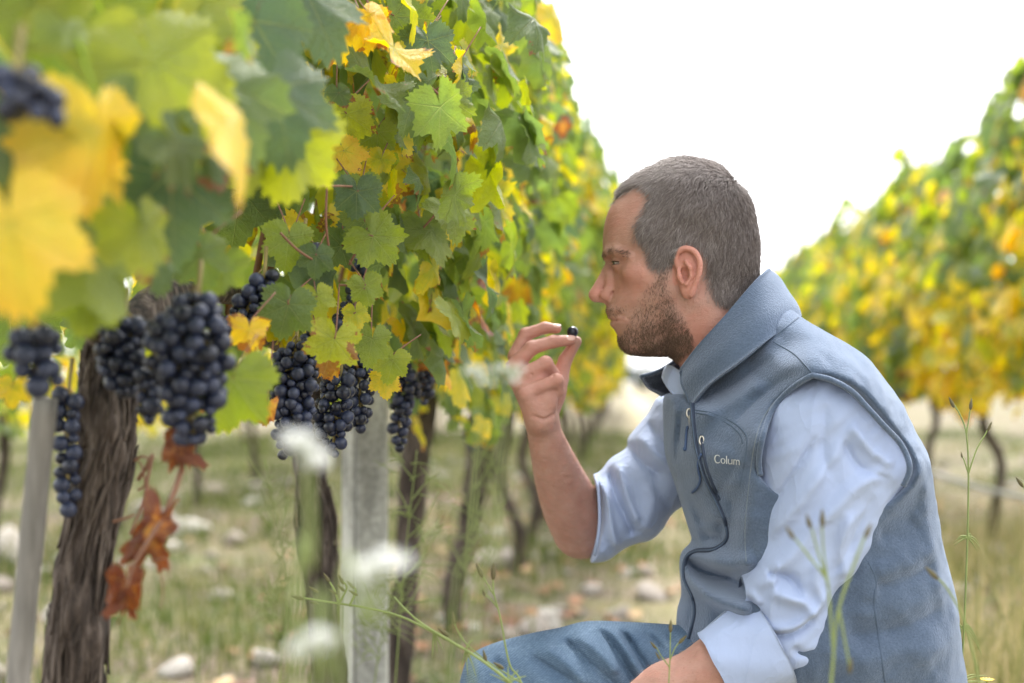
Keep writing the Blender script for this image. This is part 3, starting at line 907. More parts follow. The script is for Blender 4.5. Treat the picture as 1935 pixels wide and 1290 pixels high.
def strands(name, p, nrm, tan, L, lift, rad, rg, mat, parent, droop=0.55, seg=4, jit=0.3, clump=0.0):
    """three-sided tapered strands rising from the skin and lying along tan"""
    n = len(p)
    side = unit(np.cross(nrm, tan))
    tan = unit(tan + side * rg.normal(0, jit, (n, 1)))
    rows = []
    bend = rg.normal(0, 0.12, (n, 1))
    for k in range(seg + 1):
        s = k / seg
        h = lift * s - droop * lift * s * s
        c = p + tan * (L * s) + nrm * (L * h) + side * (L * bend * s * s)
        r = rad * (1 - 0.75 * s)
        for j in range(3):
            a = 2 * math.pi * j / 3
            rows.append(c + (side * math.cos(a) + nrm * math.sin(a)) * r)
    V = np.stack(rows, 1).reshape(-1, 3)
    m = (seg + 1) * 3
    loc = []
    for k in range(seg):
        for j in range(3):
            j2 = (j + 1) % 3
            loc.append((k * 3 + j, k * 3 + j2, k * 3 + 3 + j2, k * 3 + 3 + j))
    Fc = (np.arange(n)[:, None, None] * m + np.array(loc)[None]).reshape(-1, 4)
    me = pmesh(name, V, Fc, [mat])
    tone = np.clip(rg.beta(2.0, 2.6, n), 0, 1)
    add_attr(me, 'tone', np.repeat(tone, m))
    return obj(name, me, parent)
rg = np.random.RandomState(5)
hp = np.clip((hm - 0.2) * 1.3, 0, 1) ** 2.0
p, nn = tri_mesh_points(bv, bf, hp, 46000, rg)
edge_ = 0.45 + 0.55 * sstep(0.1, 0.9, LASTP)
flip = np.sign(((p - np.array([1300, 480, 0])) * nn).sum(1)); nn = nn * flip[:, None]
whorl = np.array([1392, 352, 0.0])
g = p - whorl
g[:, 2] *= 0.55
side_amt = sstep(30, 90, np.abs(p[:, 2]))[:, None]
back = sstep(1370, 1420, p[:, 0])[:, None]
down = np.array([[-0.12, 1.0, 0]]) * 110
g = g * (1 - 0.55 * side_amt) + down * (0.9 * side_amt + 0.9 * back)
g = unit(g)
# low-frequency swirl so that locks fall together
sw = 0.45 * np.sin(p[:, 0] * 0.085 + p[:, 1] * 0.05 + 3 * np.sin(p[:, 1] * 0.03)) + 0.3 * np.sin(p[:, 1] * 0.13 - p[:, 0] * 0.07 + p[:, 2] * 0.05)
sd = np.cross(nn, g)
g = unit(g + sd * sw[:, None] * 0.55)
tn = unit(g - nn * (g * nn).sum(1)[:, None])
top = sstep(430, 330, p[:, 1])
L = (17 + 15 * top + 4 * sstep(0.2, 1, hp.max()) ) * rg.uniform(0.6, 1.15, len(p))
L = L * (0.65 + 0.35 * sstep(600, 520, p[:, 1])) * edge_
hair = strands('hair', p, nn, tn, L[:, None], rg.uniform(0.25, 0.62, (len(p), 1)), 0.46, rg, M_HAIR, person, jit=0.30)
bp = np.clip((bm_ - 0.3) * 1.5, 0, 1) * (0.10 + 0.42 * sstep(570, 650, bv[:, 1]) + 0.45 * sstep(1200, 1260, bv[:, 0]) * sstep(1330, 1290, bv[:, 0]))
bp *= 0.45 + 0.8 * (np.sin(bv[:, 0] * 0.11 + bv[:, 1] * 0.07) * np.sin(bv[:, 1] * 0.09 - bv[:, 0] * 0.04) * 0.5 + 0.5)
p, nn = tri_mesh_points(bv, bf, bp, 12500, rg)
flip = np.sign(((p - np.array([1290, 590, 0])) * nn).sum(1)); nn = nn * flip[:, None]
g = unit(np.stack([-0.10 + 0.25 * np.sin(p[:, 1] * 0.09), np.ones(len(p)), 0 * p[:, 0]], 1))
tn = unit(g - nn * (g * nn).sum(1)[:, None])
strands('beard', p, nn, tn, (rg.uniform(4, 9, len(p)) * (0.7 + 0.5 * sstep(600, 660, p[:, 1])))[:, None], rg.uniform(0.35, 0.8, (len(p), 1)), 0.27, rg, M_BEARD, person, jit=0.45, seg=3)
mp = np.exp(-((bv[:, 1] - 589) / 8) ** 2) * sstep(1186, 1160, bv[:, 0]) * headz * (bv[:, 0] > 1135) * (bv[:, 1] > 575)
p, nn = tri_mesh_points(bv, bf, mp, 260, rg)
flip = np.sign(((p - np.array([1290, 590, 0])) * nn).sum(1)); nn = nn * flip[:, None]
g = unit(np.stack([np.full(len(p), 0.25), np.ones(len(p)), np.sign(p[:, 2]) * 0.4], 1)); tn = unit(g - nn * (g * nn).sum(1)[:, None])
strands('moustache', p, nn, tn, rg.uniform(3, 6, (len(p), 1)), rg.uniform(0.2, 0.45, (len(p), 1)), 0.3, rg, M_BEARD, person, jit=0.3, seg=3)
brow_line = np.array([(1141, 484, 6), (1143, 482, 20), (1149, 479, 40), (1162, 480, 58), (1180, 488, 72)])
bd = np.full(len(bv), 1e9)
for a, b in zip(brow_line[:-1], brow_line[1:]):
    q = np.stack([bv[:, 0], bv[:, 1], np.abs(bv[:, 2])], 1); ax = b - a
    t_ = np.clip(((q - a) @ ax) / (ax @ ax), 0, 1)
    bd = np.minimum(bd, np.linalg.norm(q - a - t_[:, None] * ax, axis=1))
p, nn = tri_mesh_points(bv, bf, np.exp(-(bd / 3.6) ** 2) * headz, 380, rg)
flip = np.sign(((p - np.array([1290, 590, 0])) * nn).sum(1)); nn = nn * flip[:, None]
g = unit(np.stack([np.full(len(p), 0.5), np.full(len(p), -0.25), np.sign(p[:, 2]) * 1.0], 1)); tn = unit(g - nn * (g * nn).sum(1)[:, None])
strands('eyebrow', p, nn, tn, rg.uniform(5, 9, (len(p), 1)), rg.uniform(0.15, 0.4, (len(p), 1)), 0.34, rg, M_BEARD, person, jit=0.35, seg=3)
# fine hair on the forearms
fa = ((bv[:, 1] > 790) & (bv[:, 0] < 1150) & (bv[:, 2] > 40)) | ((bv[:, 1] > 1180) & (bv[:, 0] < 1400) & (bv[:, 2] < -100))
p, nn = tri_mesh_points(bv, bf, fa * 1.0, 2600, rg)
g = unit(np.stack([np.full(len(p), -0.6), np.full(len(p), -0.2) + 0.6 * (p[:, 2] < 0), 0 * p[:, 0]], 1)); tn = unit(g - nn * (g * nn).sum(1)[:, None])
nsgn = np.where(p[:, 2] > 0, 1, 1)
strands('arm_hair', p, nn, tn, rg.uniform(8, 15, (len(p), 1)), rg.uniform(0.35, 0.8, (len(p), 1)), 0.16, rg, hair_material('sandy_arm_hair', (0.25, 0.15, 0.08), (0.42, 0.28, 0.17), (0.6, 0.45, 0.3)), person, jit=0.5, seg=3)
# nails
def nail(tipP, prevP, nrm_hint):
    a = np.array(q4(*tipP)); b = np.array(q4(*prevP))
    ax = a[:3] - b[:3]; ax /= np.linalg.norm(ax)
    h = np.array(nrm_hint, float); h -= ax * (h @ ax); h /= np.linalg.norm(h)
    sd_ = np.cross(ax, h)
    r = a[3]
    vs, fs = [], []
    rings, nseg = 4, 16
    for i in range(rings + 1):
        for j in range(nseg):
            th = 2 * math.pi * j / nseg; q = i / rings
            x = q * r * 0.66 * math.copysign(abs(math.sin(th)) ** 0.8, math.sin(th)); l_ = q * r * 0.85 * math.copysign(abs(math.cos(th)) ** 0.8, math.cos(th)) + r * 0.10
            vs.append(a[:3] + ax * l_ + sd_ * x + h * (math.sqrt(max(0.05, (r + 0.35) ** 2 - x * x - 0.30 * max(0, l_) ** 2)) + 0.25 * (1 - q * q)))
    for i in range(rings):
        for j in range(nseg):
            j2 = (j + 1) % nseg
            fs.append((i * nseg + j, i * nseg + j2, (i + 1) * nseg + j2, (i + 1) * nseg + j))
    obj('fingernail', pmesh('fingernail', np.array(vs), np.array(fs), [M_NAIL]), person)
o4 = lambda t: (t[0], t[1], t[2] + HW, t[3])
nail(o4(FINGERS['index'][3]), o4(FINGERS['index'][2]), (0.15, -1, -0.75))
nail(o4(FINGERS['middle'][3]), o4(FINGERS['middle'][2]), (0.15, -0.8, -1))

# ------------------------------------------------------------------ vest
vest_out = [fr(*p) for p in [(1262, 742, 40), (1248, 752, 60), (1247, 800, 70), (1251, 856, 70), (1269, 908, 60), (1287, 960, 40), (1302, 1003, 20), (1309, 1026, 0), (1291, 1046, 0), (1286, 1070, 0), (1288, 1100, 0), (1289, 1130, 0), (1282, 1156, 0),
            (1280, 1190, 0), (1284, 1230, 0), (1330, 1290, 0), (1450, 1340, 0), (1600, 1370, 0), (1740, 1372, 0), (1800, 1350, 0), (1808, 1290, 0), (1801, 1223, 0), (1795, 1162, 0), (1782, 1088, 0), (1764, 1015, 0), (1751, 953, 0), (1739, 898, 0), (1732, 858, 0), (1717, 826, 0), (1695, 786, 0), (1670, 738, 0),
            (1633, 689, 0), (1597, 655, 0), (1550, 627, 0), (1511, 603, 0), (1478, 580, 0), (1440, 585, 0), (1390, 620, 0), (1340, 680, 0), (1300, 728, 10)]]
vestW = [(1262, 800, 150), (1330, 800, 205), (1340, 740, 175), (1400, 690, 190), (1470, 640, 215), (1540, 690, 330), (1600, 720, 345), (1660, 790, 350), (1700, 850, 340), (1440, 830, 275), (1370, 870, 245), (1320, 960, 220), (1340, 1080, 225),
         (1320, 1180, 215), (1420, 1000, 265), (1420, 1150, 260), (1600, 1000, 270), (1700, 1000, 262), (1740, 1150, 262), (1600, 1250, 262), (1760, 1280, 255)]
vfolds = [([(1312, 1068), (1330, 1092), (1352, 1105), (1385, 1112), (1425, 1116)], -72, 14),
          ([(1302, 1090), (1330, 1120), (1370, 1136), (1420, 1142)], 34, 17),
          ([(1305, 1052), (1340, 1062), (1380, 1066), (1425, 1050)], 26, 18),
          ([(1372, 985), (1378, 1022), (1352, 1036), (1312, 1038)], -13, 18),
          ([(1288, 900), (1318, 960), (1350, 1010)], -10, 16),
          ([(1258, 900), (1290, 820), (1292, 765)], 14, 9), ([(1282, 940), (1300, 850), (1300, 770)], -9, 8), ([(1266, 880), (1274, 820), (1276, 765)], -6, 7),
          ([(1330, 790), (1390, 760), (1450, 715)], 12, 13), ([(1335, 765), (1400, 728), (1470, 672)], -9, 13), ([(1390, 800), (1440, 750), (1500, 700)], -8, 10),
          ([(1380, 930), (1395, 880), (1440, 800)], 9, 14), ([(1362, 950), (1378, 905), (1390, 870)], -9, 10),
          ([(1395, 1040), (1412, 960), (1425, 890)], 10, 16), ([(1385, 1060), (1390, 990), (1388, 940)], -9, 11),
          ([(1640, 1075), (1690, 1062), (1760, 1030)], 6, 20), ([(1640, 1100), (1700, 1095), (1772, 1055)], -6, 22),
          ([(1600, 1160), (1680, 1150), (1760, 1120)], 5, 26), ([(1590, 1195), (1670, 1185), (1782, 1150)], -7, 22), ([(1590, 1240), (1680, 1222), (1785, 1222)], 6, 24),
          ([(1645, 1010), (1690, 995), (1725, 975)], -4, 20), ([(1735, 900), (1752, 1000), (1780, 1150)], 5, 15),
          ([(1330, 1150), (1322, 1190), (1310, 1230)], -8, 10), ([(1350, 1150), (1350, 1190), (1340, 1220)], 8, 12)]
F2 = lambda pl, w=-220: [fr(p[0], p[1], w)[:2] for p in pl]
VEST0 = Puff([p[:2] for p in vest_out], [fr(a[0], a[1], -a[2] * 0.8)[:2] + (a[2],) for a in vestW], 150, 0.0, 4, 8,
             [(F2(pl), a * (1.0 if a > 0 else 1.15), wd) for pl, a, wd in vfolds], [(3.5, 45, 45, 3, 0.4), (1.5, 16, 16, 4, 0.0)])
hole_px = [(1535, 709), (1572, 718), (1609, 739), (1640, 771), (1670, 804), (1700, 836), (1716, 868), (1718, 892), (1707, 917), (1660, 950), (1560, 960), (1470, 930), (1437, 898), (1434, 868), (1443, 819), (1462, 770), (1499, 731)]
open_px = hole_px[:9] + [(1730, 955), (1800, 1180), (1680, 1380), (1250, 1380), (1250, 1150), (1300, 1050), (1330, 960), (1390, 915), (1430, 895)] + hole_px[13:]
HOLE = Puff([fr(*p, -250)[:2] for p in hole_px], 100, 50, 0, 4)
OPEN = Puff([fr(*p, -250)[:2] for p in open_px], 100, 50, 0, 3)
def f_vest(u, v, w):
    f = VEST0(u, v, w)
    d = HOLE.R.sample(HOLE.d, u, v)
    cut = np.maximum(-d, w + 60)
    return smax(f, -cut, 9)
vv, vf = mesh_implicit(f_vest, (1225, 560, -390), (1830, 1400, 370), 4.6)
vest = obj('vest', pmesh('vest', vv, vf, [M_VEST]), person)
# standing collar
top = spline([fr(1288, 699, -52), fr(1322, 655, -92), fr(1372, 600, -112), fr(1425, 538, -88), (1453, 511, 0), fr(1425, 540, 88), fr(1350, 620, 112), fr(1262, 692, 92), fr(1211, 712, 62)], 6)
bot = spline([fr(1309, 768, -100), fr(1340, 728, -138), fr(1398, 684, -172), fr(1462, 634, -150), (1511, 598, 0), fr(1480, 640, 150), fr(1400, 700, 160), fr(1310, 730, 130), fr(1252, 747, 90)], 6)
def sheet(rows, thick, mats, name, parent, wav=0.0, seed=1):
    """closed thick sheet through rows of points (frame units); the second material is the inner face"""
    A = np.array(rows); nr, ncol = A.shape[:2]
    du = np.gradient(A, axis=1); dv = np.gradient(A, axis=0)
    nrm = np.cross(du, dv); nrm /= np.linalg.norm(nrm, axis=2)[..., None] + 1e-9
    if wav:
        r_ = np.random.RandomState(seed)
        I, J = np.meshgrid(np.arange(nr), np.arange(ncol), indexing='ij')
        A = A + nrm * (wav * np.sin(I * 0.9 + J * 0.31 + 1.3 * np.sin(J * 0.17 + seed)))[..., None]
    o = A + nrm * thick * 0.5; i_ = A - nrm * thick * 0.5
    V = np.concatenate([o.reshape(-1, 3), i_.reshape(-1, 3)])
    n = nr * ncol
    fs, mi = [], []
    for a in range(nr - 1):
        for b in range(ncol - 1):
            k = a * ncol + b
            fs.append((k, k + 1, k + 1 + ncol, k + ncol)); mi.append(0)
            fs.append((n + k, n + k + ncol, n + k + 1 + ncol, n + k + 1)); mi.append(len(mats) - 1)
    def rim(seq):
        for a, b in zip(seq[:-1], seq[1:]):
            fs.append((a, a + n, b + n, b)); mi.append(0)
    rim([b for b in range(ncol)][::-1]); rim([(nr - 1) * ncol + b for b in range(ncol)])
    rim([a * ncol for a in range(nr)]); rim([a * ncol + ncol - 1 for a in range(nr)][::-1])
    ob = obj(name, pmesh(name, V, np.array(fs), mats, mi), parent)
    return ob
rows = []
for s_ in np.linspace(0, 1, 12):
    mid = top * (1 - s_) + bot * s_
    bulge = math.sin(math.pi * s_) * 7
    ctr = np.array([1385, 640, 0])
    dr = mid - ctr; dr /= np.linalg.norm(dr, axis=1)[:, None]
    rows.append(mid + dr * bulge)
collar = sheet(rows[::-1], 9, [M_VEST, M_VESTIN], 'collar', vest, wav=1.6)
ptube('collar_edge', [tuple(p) for p in top], 4.6, M_VEST, vest, 10)
# armhole binding
hb = spline(hole_px[:9], 5); hb2 = spline(hole_px[12:] + hole_px[:1], 5)
for seq in (np.concatenate([hb2, hb[1:]]),):
    wv_ = np.array([surf_w(VEST0, p[0], p[1], -250) for p in seq])
    ptube('armhole_binding', [fr(p[0], p[1], w_ + 1) for p, w_ in zip(seq, wv_)], 5.0, M_VEST, vest, 10)
# zip, seams, stitching
def surf_line(pts, lift=0.0, per=9, smooth=False):
    q = spline(pts, per)
    w_ = np.array([surf_w(VEST0, a[0], a[1], -60) for a in q])
    if smooth and len(w_) > 6:
        w_ = np.convolve(np.pad(w_, 2, mode='edge'), np.ones(5) / 5, 'valid')
    return [fr(a[0], a[1], b - lift) for a, b in zip(q, w_)]
zip_px = [(1288, 703), (1300, 730), (1308, 760), (1311, 800), (1318, 850), (1334, 905), (1356, 950), (1372, 990), (1374, 1018), (1352, 1037), (1316, 1041), (1296, 1056), (1294, 1092), (1310, 1130), (1313, 1162), (1302, 1206)]
zl = surf_line(zip_px[2:], 0.5)
zl = [fr(1288, 703, -58), fr(1300, 732, -80)] + zl
zp = ptube('zip_tape', zl, 4.6, M_ZIP, vest, 8)
ptube('zip_coil', [(a[0] - 3, a[1], a[2] - 3.2) for a in zl], 1.8, M_SEAM, vest, 6)
for pl in ([(1312, 775), (1345, 780), (1380, 795), (1405, 815), (1412, 835), (1406, 880), (1398, 920)],
           [(1312, 780), (1345, 786), (1376, 801), (1398, 820), (1404, 838)]):
    ptube('stitch_line', surf_line(pl, -1.2), 1.5, M_SEAM, vest, 6)
ptube('stitch_line', surf_line([(1520, 712), (1480, 742), (1442, 790), (1424, 850), (1414, 930), (1408, 1000), (1410, 1060)], -0.6), 0.9, M_GREYTHREAD, vest, 6)
ptube('seam', surf_line([(1640, 1060), (1655, 1095), (1652, 1140), (1660, 1200), (1672, 1288)], -0.6), 1.9, M_SEAM, vest, 6)
ptube('seam', surf_line([(1508, 600), (1470, 632), (1420, 672), (1358, 706), (1318, 760)], -1.0), 2.0, M_SEAM, vest, 6)
ptube('seam', surf_line([(1462, 646), (1500, 668), (1522, 690), (1534, 704)], -0.8), 1.5, M_SEAM, vest, 6)
# pocket zip with its puller and cord
pz = surf_line([(1325, 822), (1329, 850), (1335, 880), (1345, 910), (1360, 945)], 0.2)
ptube('pocket_zip', pz, 3.2, M_ZIP, vest, 8)
def puller(px, py, L, cordpts):
    w0_ = surf_w(VEST0, px, py, -120) - 5
    z = empty('zip_puller', parent=vest)
    z.location = (0, 0, 0)
    ring = [fr(px + 4.2 * math.sin(a), py + 8 - 8 * math.cos(a), w0_ - 2 + 1.5 * math.cos(a)) for a in np.linspace(0, 2 * math.pi, 17)]
    ptube('slider', ring, 1.7, M_METAL, z, 8)
    ptube('pull_tab', [fr(px + 2, py + 12, w0_ - 3), fr(px + 2, py + 16, w0_ - 4), fr(px + 2, py + L, w0_ - 4)], [2.6, 2.9, 2.4], M_METAL, z, 6)
    c = spline([(a, b, surf_w(VEST0, a, b, -120) - 6) for a, b in cordpts], 6)
    ptube('cord', [fr(*q) for q in c], 2.4, M_CORD, z, 8)
puller(1302, 772, 36, [(1299, 806), (1297, 815), (1296, 830), (1295, 847)])
puller(1326, 824, 38, [(1325, 858), (1320, 868), (1319, 885), (1323, 905), (1318, 920), (1308, 930)])
v_, f_ = uv_sphere(4 * S, 10, 8)
kn = obj('cord_stop', new_mesh('cord_stop', v_, f_, True, [M_CORD]), vest)
kn.location = Vector(W3([fr(1294, 848, surf_w(VEST0, 1294, 848, -120) - 6)])[0] - PLOC)
# lettering on the chest: C o l u m, and the small woven mark before it
def stroke_mesh(strokes, x0, y0, sc, slant):
    V, Fq = [], []
    for pts, wid in strokes:
        wid = [x * 0.8 for x in wid] if hasattr(wid, '__len__') else wid * 0.8
        q = spline(pts, 6) if len(pts) > 2 else np.array(pts, float)
        n = len(q)
        t = np.gradient(q, axis=0); t /= np.linalg.norm(t, axis=1)[:, None] + 1e-9
        nr = np.stack([-t[:, 1], t[:, 0]], 1)
        wd = np.array(wid if hasattr(wid, '__len__') else [wid] * 2); wd = np.interp(np.linspace(0, 1, n), np.linspace(0, 1, len(wd)), wd)
        o = len(V)
        for side_ in (-1, 1):
            for a, b, c in zip(q, nr, wd):
                x, y = a + b * c * 0.5 * side_
                V.append((x0 + x * sc, y0 - y * sc + x * sc * slant))
        for i in range(n - 1):
            Fq.append((o + i, o + i + 1, o + n + i + 1, o + n + i))
    return V, Fq
letters = [([(9.0, 11.2), (6.5, 13.2), (2.5, 12.2), (0.6, 7), (2.5, 1.4), (6.2, 0.2), (9.2, 2.2)], [1.2, 1.6, 2.6, 2.2, 1.2]),
           ([(14.5, 8.6), (11.6, 6.8), (11.6, 2.4), (14.5, 0.3), (17.4, 2.4), (17.4, 6.8), (14.5, 8.6)], [1.2, 2.0, 1.3, 2.0, 1.2]),
           ([(20.6, 0.0), (20.6, 13.6)], 1.9),
           ([(23.6, 8.6), (23.6, 2.6), (25.6, 0.4), (28.2, 1.4), (29.4, 3.0)], [1.9, 1.7, 1.2]), ([(29.6, 8.6), (29.6, 0.1)], 1.9),
           ([(32.6, 8.6), (32.6, 0.0)], 1.9), ([(32.8, 6.4), (34.6, 8.3), (36.6, 7.6), (37.2, 5.6), (37.2, 0.0)], [1.1, 1.5, 1.9]),
           ([(37.4, 6.4), (39.4, 8.3), (41.2, 7.6), (41.8, 5.6), (41.8, 0.0)], [1.1, 1.5, 1.9])]
def letter_obj(name, strokes, x0, y0, sc, slant, mat):
    V2, Fq = stroke_mesh(strokes, x0, y0, sc, slant)
    V3 = [fr(a, b, surf_w(VEST0, a, b, -220) - 2.2) for a, b in V2]
    obj(name, pmesh(name, np.array(V3), np.array(Fq), [mat]), vest)
letter_obj('chest_lettering', letters, 1350, 874, 1.12, 0.10, M_THREAD)
letter_obj('chest_mark', [([(4.2, 15), (0.6, 9.6)], 1.1), ([(0.6, 7.4), (4.2, 2)], 1.1), ([(5.8, 13.4), (7.6, 10)], 0.8), ([(7.6, 7), (5.8, 3.6)], 0.8)], 1338, 876, 0.95, 0.10, M_GREYTHREAD)

# ------------------------------------------------------------------ shirt
WS = -195
sl_px = [(1555, 700), (1612, 722), (1668, 775), (1712, 830), (1730, 880), (1716, 918), (1692, 955), (1666, 1009), (1642, 1056), (1606, 1105), (1580, 1124), (1569, 1174), (1556, 1223), (1551, 1256), (1500, 1276), (1440, 1266), (1402, 1222), (1394, 1165),
         (1393, 1116), (1412, 1064), (1430, 1009), (1430, 953), (1427, 898), (1422, 850), (1434, 795), (1462, 745), (1505, 708)]
sfolds = [([(1700, 905), (1640, 900), (1570, 960), (1500, 1040), (1450, 1095), (1412, 1118)], 10, 16),
          ([(1440, 1020), (1480, 985), (1540, 900), (1590, 830)], 9, 13), ([(1436, 985), (1470, 950), (1510, 880), (1540, 820)], -8, 9),
          ([(1600, 800), (1640, 850), (1690, 880)], 8, 12), ([(1590, 830), (1620, 880), (1680, 905)], -8, 11), ([(1560, 760), (1552, 840), (1560, 900)], -6, 13),
          ([(1650, 930), (1615, 1010), (1575, 1090)], -6, 14), ([(1600, 960), (1590, 1040), (1600, 1095)], 8, 14),
          ([(1452, 1090), (1470, 1085), (1500, 1098), (1516, 1130)], -13, 10), ([(1460, 1120), (1490, 1130), (1520, 1140), (1540, 1170)], 12, 13),
          ([(1420, 1130), (1436, 1160), (1445, 1190)], -17, 8), ([(1400, 1110), (1415, 1122), (1440, 1150)], 12, 10),
          ([(1450, 1203), (1490, 1204), (1525, 1185), (1545, 1165)], -12, 8), ([(1455, 1190), (1500, 1185), (1535, 1160), (1560, 1130)], 10, 10),
          ([(1470, 1060), (1462, 1110), (1458, 1180)], 5, 6), ([(1560, 1140), (1540, 1100), (1545, 1060)], 8, 12),
          ([(1500, 1225), (1520, 1240), (1545, 1240)], -8, 8)]
SLEEVE = Puff([fr(*p, WS)[:2] for p in sl_px], [fr(a, b, WS)[:2] + (c,) for a, b, c in [(1560, 760, 112), (1560, 900, 110), (1500, 1050, 100), (1480, 1200, 84), (1680, 900, 100)]], 92, WS, 4, 6,
              [(F2(pl, WS - 90), a * 1.3, wd * 0.85) for pl, a, wd in sfolds], [(3.0, 90, 22, 11, math.radians(-52)), (1.6, 34, 12, 12, math.radians(-40))])
def f_sleeve(u, v, w):
    f = SLEEVE(u, v, w)
    do = OPEN.R.sample(OPEN.d, u, v)
    lim = VEST0(u, v, w) + 8 - 4.0 * np.maximum(do, 0)
    return np.maximum(f, np.where(do > 45, -50, lim))
def f_torso_shirt(u, v, w):
    return VEST0(u, v, w) + 22
sv, sf = mesh_implicit(f_sleeve, (1370, 660, -340), (1760, 1300, -60), 3.0)
shirt = obj('shirt', pmesh('shirt', sv, sf, [M_SHIRT]), person)
# rolled cuff on the near forearm: an open, turned-back tube
def cuff_tube(name, axis, radii, thick, seed, parent, wav=2.0, flat=1.0, sides=40):
    ax = spline(axis, 5); rr = np.interp(np.linspace(0, 1, len(ax)), np.linspace(0, 1, len(radii)), radii)
    t = np.gradient(ax, axis=0); t /= np.linalg.norm(t, axis=1)[:, None]
    up_ = np.array([0, 0, 1.0])
    rows_ = []
    rg_ = np.random.RandomState(seed); ph = rg_.uniform(0, 6.28, 6)
    for i, (c, tt, r) in enumerate(zip(ax, t, rr)):
        a = np.cross(tt, up_); a /= np.linalg.norm(a); b = np.cross(a, tt)
        row = []
        for k in range(sides + 1):
            th = 2 * math.pi * k / sides
            x = i / len(ax)
            q = r * (1 + wav * 0.01 * (2.0 * math.sin(2 * th + ph[0] + 3 * x) + 1.6 * math.sin(3 * th + ph[1] - 5 * x) + 1.0 * math.sin(7 * th + ph[2] + 9 * x)))
            row.append(c + a * math.cos(th) * q + b * math.sin(th) * q * flat)
        rows_.append(row)
    return sheet(rows_, thick, [M_SHIRT, M_SHIRT], name, parent)
WC = -206
cuff_tube('cuff', [fr(1352, 1262, WC), fr(1364, 1256, WC), fr(1395, 1241, WC), fr(1430, 1224, WC), fr(1462, 1208, WC)], [68, 70, 73, 76, 80, 84], 6, 3, shirt, 2.2)
cuff_tube('cuff', [fr(1358, 1258, WC), fr(1372, 1252, WC), fr(1400, 1238, WC)], [64, 66, 70], 5, 5, shirt, 2.0)
# far sleeve
WF = 232
fs_px = [(1300, 740), (1247, 748), (1222, 784), (1188, 826), (1184, 846), (1153, 867), (1130, 893), (1085, 905), (1060, 930), (1060, 983), (1065, 1030), (1090, 1058), (1141, 1060), (1177, 1037), (1202, 1026), (1230, 1019), (1252, 998), (1275, 965), (1330, 930), (1370, 850), (1350, 770)]
ffolds = [([(1150, 875), (1160, 930), (1185, 985), (1196, 1012)], -13, 8), ([(1165, 870), (1180, 930), (1205, 990)], 12, 9), ([(1140, 910), (1147, 960), (1158, 1010), (1168, 1035)], 9, 7),
          ([(1188, 835), (1210, 870), (1250, 900)], -10, 8), ([(1200, 815), (1235, 860), (1275, 885)], 9, 10), ([(1222, 790), (1250, 830), (1290, 860)], -8, 9),
          ([(1215, 910), (1225, 960), (1215, 1005)], 6, 14), ([(1130, 930), (1138, 990), (1136, 1040)], -7, 6)]
FSL = Puff([fr(*p, WF)[:2] for p in fs_px], 96, 70, WF, 4, 5, [(F2(pl, WF - 60), a, wd) for pl, a, wd in ffolds], [(2.5, 50, 16, 21, math.radians(60))])
cuff_px = [(1119, 880), (1129, 932), (1130, 983), (1125, 1023), (1116, 1075)]
cuff_uv = spline([fr(*p, WF - 40)[:2] for p in cuff_px], 5)
def f_fsl(u, v, w):
    x = np.interp(v, cuff_uv[:, 1], cuff_uv[:, 0]) + 9 * ((w - WF) / 80.0) ** 2
    return np.maximum(FSL(u, v, w), x - u)
fv, ff = mesh_implicit(f_fsl, (1050, 700, 120), (1480, 1160, 350), 3.2)
obj('sleeve', pmesh('sleeve', fv, ff, [M_SHIRT]), shirt)
cl = [fr(x + 3, y, surf_w(FSL, x + 4, y, WF - 20, 100, 330)) for x, y in [(1121, 899), (1126, 915), (1129, 945), (1130, 983), (1126, 1023), (1121, 1048)]]
ptube('cuff', spline(cl, 6), 3.2, M_SHIRT, shirt, 8)
# shirt collar showing at the neck
rows = []
ct = spline([fr(1302, 700, -50), fr(1286, 700, -30), fr(1272, 692, 0), fr(1264, 690, 30), fr(1262, 688, 50)], 5)
cb = spline([fr(1312, 772, -72), fr(1292, 762, -55), fr(1270, 742, -30), fr(1256, 722, 0), fr(1252, 712, 40)], 5)
for s_ in np.linspace(0, 1, 7):
    rows.append(ct * (1 - s_) + cb * s_ + np.array([-3, 0, -4]) * math.sin(math.pi * s_))
sheet(rows, 3.5, [M_SHIRT, M_SHIRT], 'shirt_collar', shirt)
ptube('collar_edge', [tuple(p) for p in cb], 2.0, M_SHIRT, shirt, 6)

# ------------------------------------------------------------------ jeans and boots
jn_px = [(866, 1330), (872, 1275), (888, 1240), (930, 1218), (1000, 1199), (1060, 1187), (1112, 1175), (1200, 1177), (1290, 1183), (1420, 1195), (1600, 1240), (1660, 1420), (1400, 1500), (1150, 1500), (960, 1470), (885, 1400)]
jfolds = [([(1128, 1186), (1150, 1215), (1180, 1255), (1205, 1295)], -13, 8), ([(1172, 1186), (1195, 1225), (1228, 1270), (1250, 1300)], -12, 7), ([(1216, 1184), (1235, 1210), (1262, 1240)], -10, 7),
          ([(1066, 1214), (1105, 1245), (1150, 1282), (1180, 1310)], -12, 8), ([(1000, 1244), (1045, 1265), (1090, 1290)], -9, 7), ([(1150, 1186), (1175, 1215), (1205, 1260), (1228, 1300)], 8, 7),
          ([(1090, 1200), (1130, 1230), (1168, 1270)], 8, 9), ([(930, 1250), (960, 1270), (1010, 1300)], -7, 9), ([(1030, 1222), (1070, 1250), (1110, 1290)], 7, 9), ([(1255, 1190), (1280, 1220)], -8, 6)]
THIGH = Puff([fr(*p, -30)[:2] for p in jn_px], 122, 112, -30, 4, 6, [(F2(pl, -120), a * 1.5, wd) for pl, a, wd in jfolds], [(2.5, 60, 18, 31, math.radians(50))])
ZG = HY + CZ / S
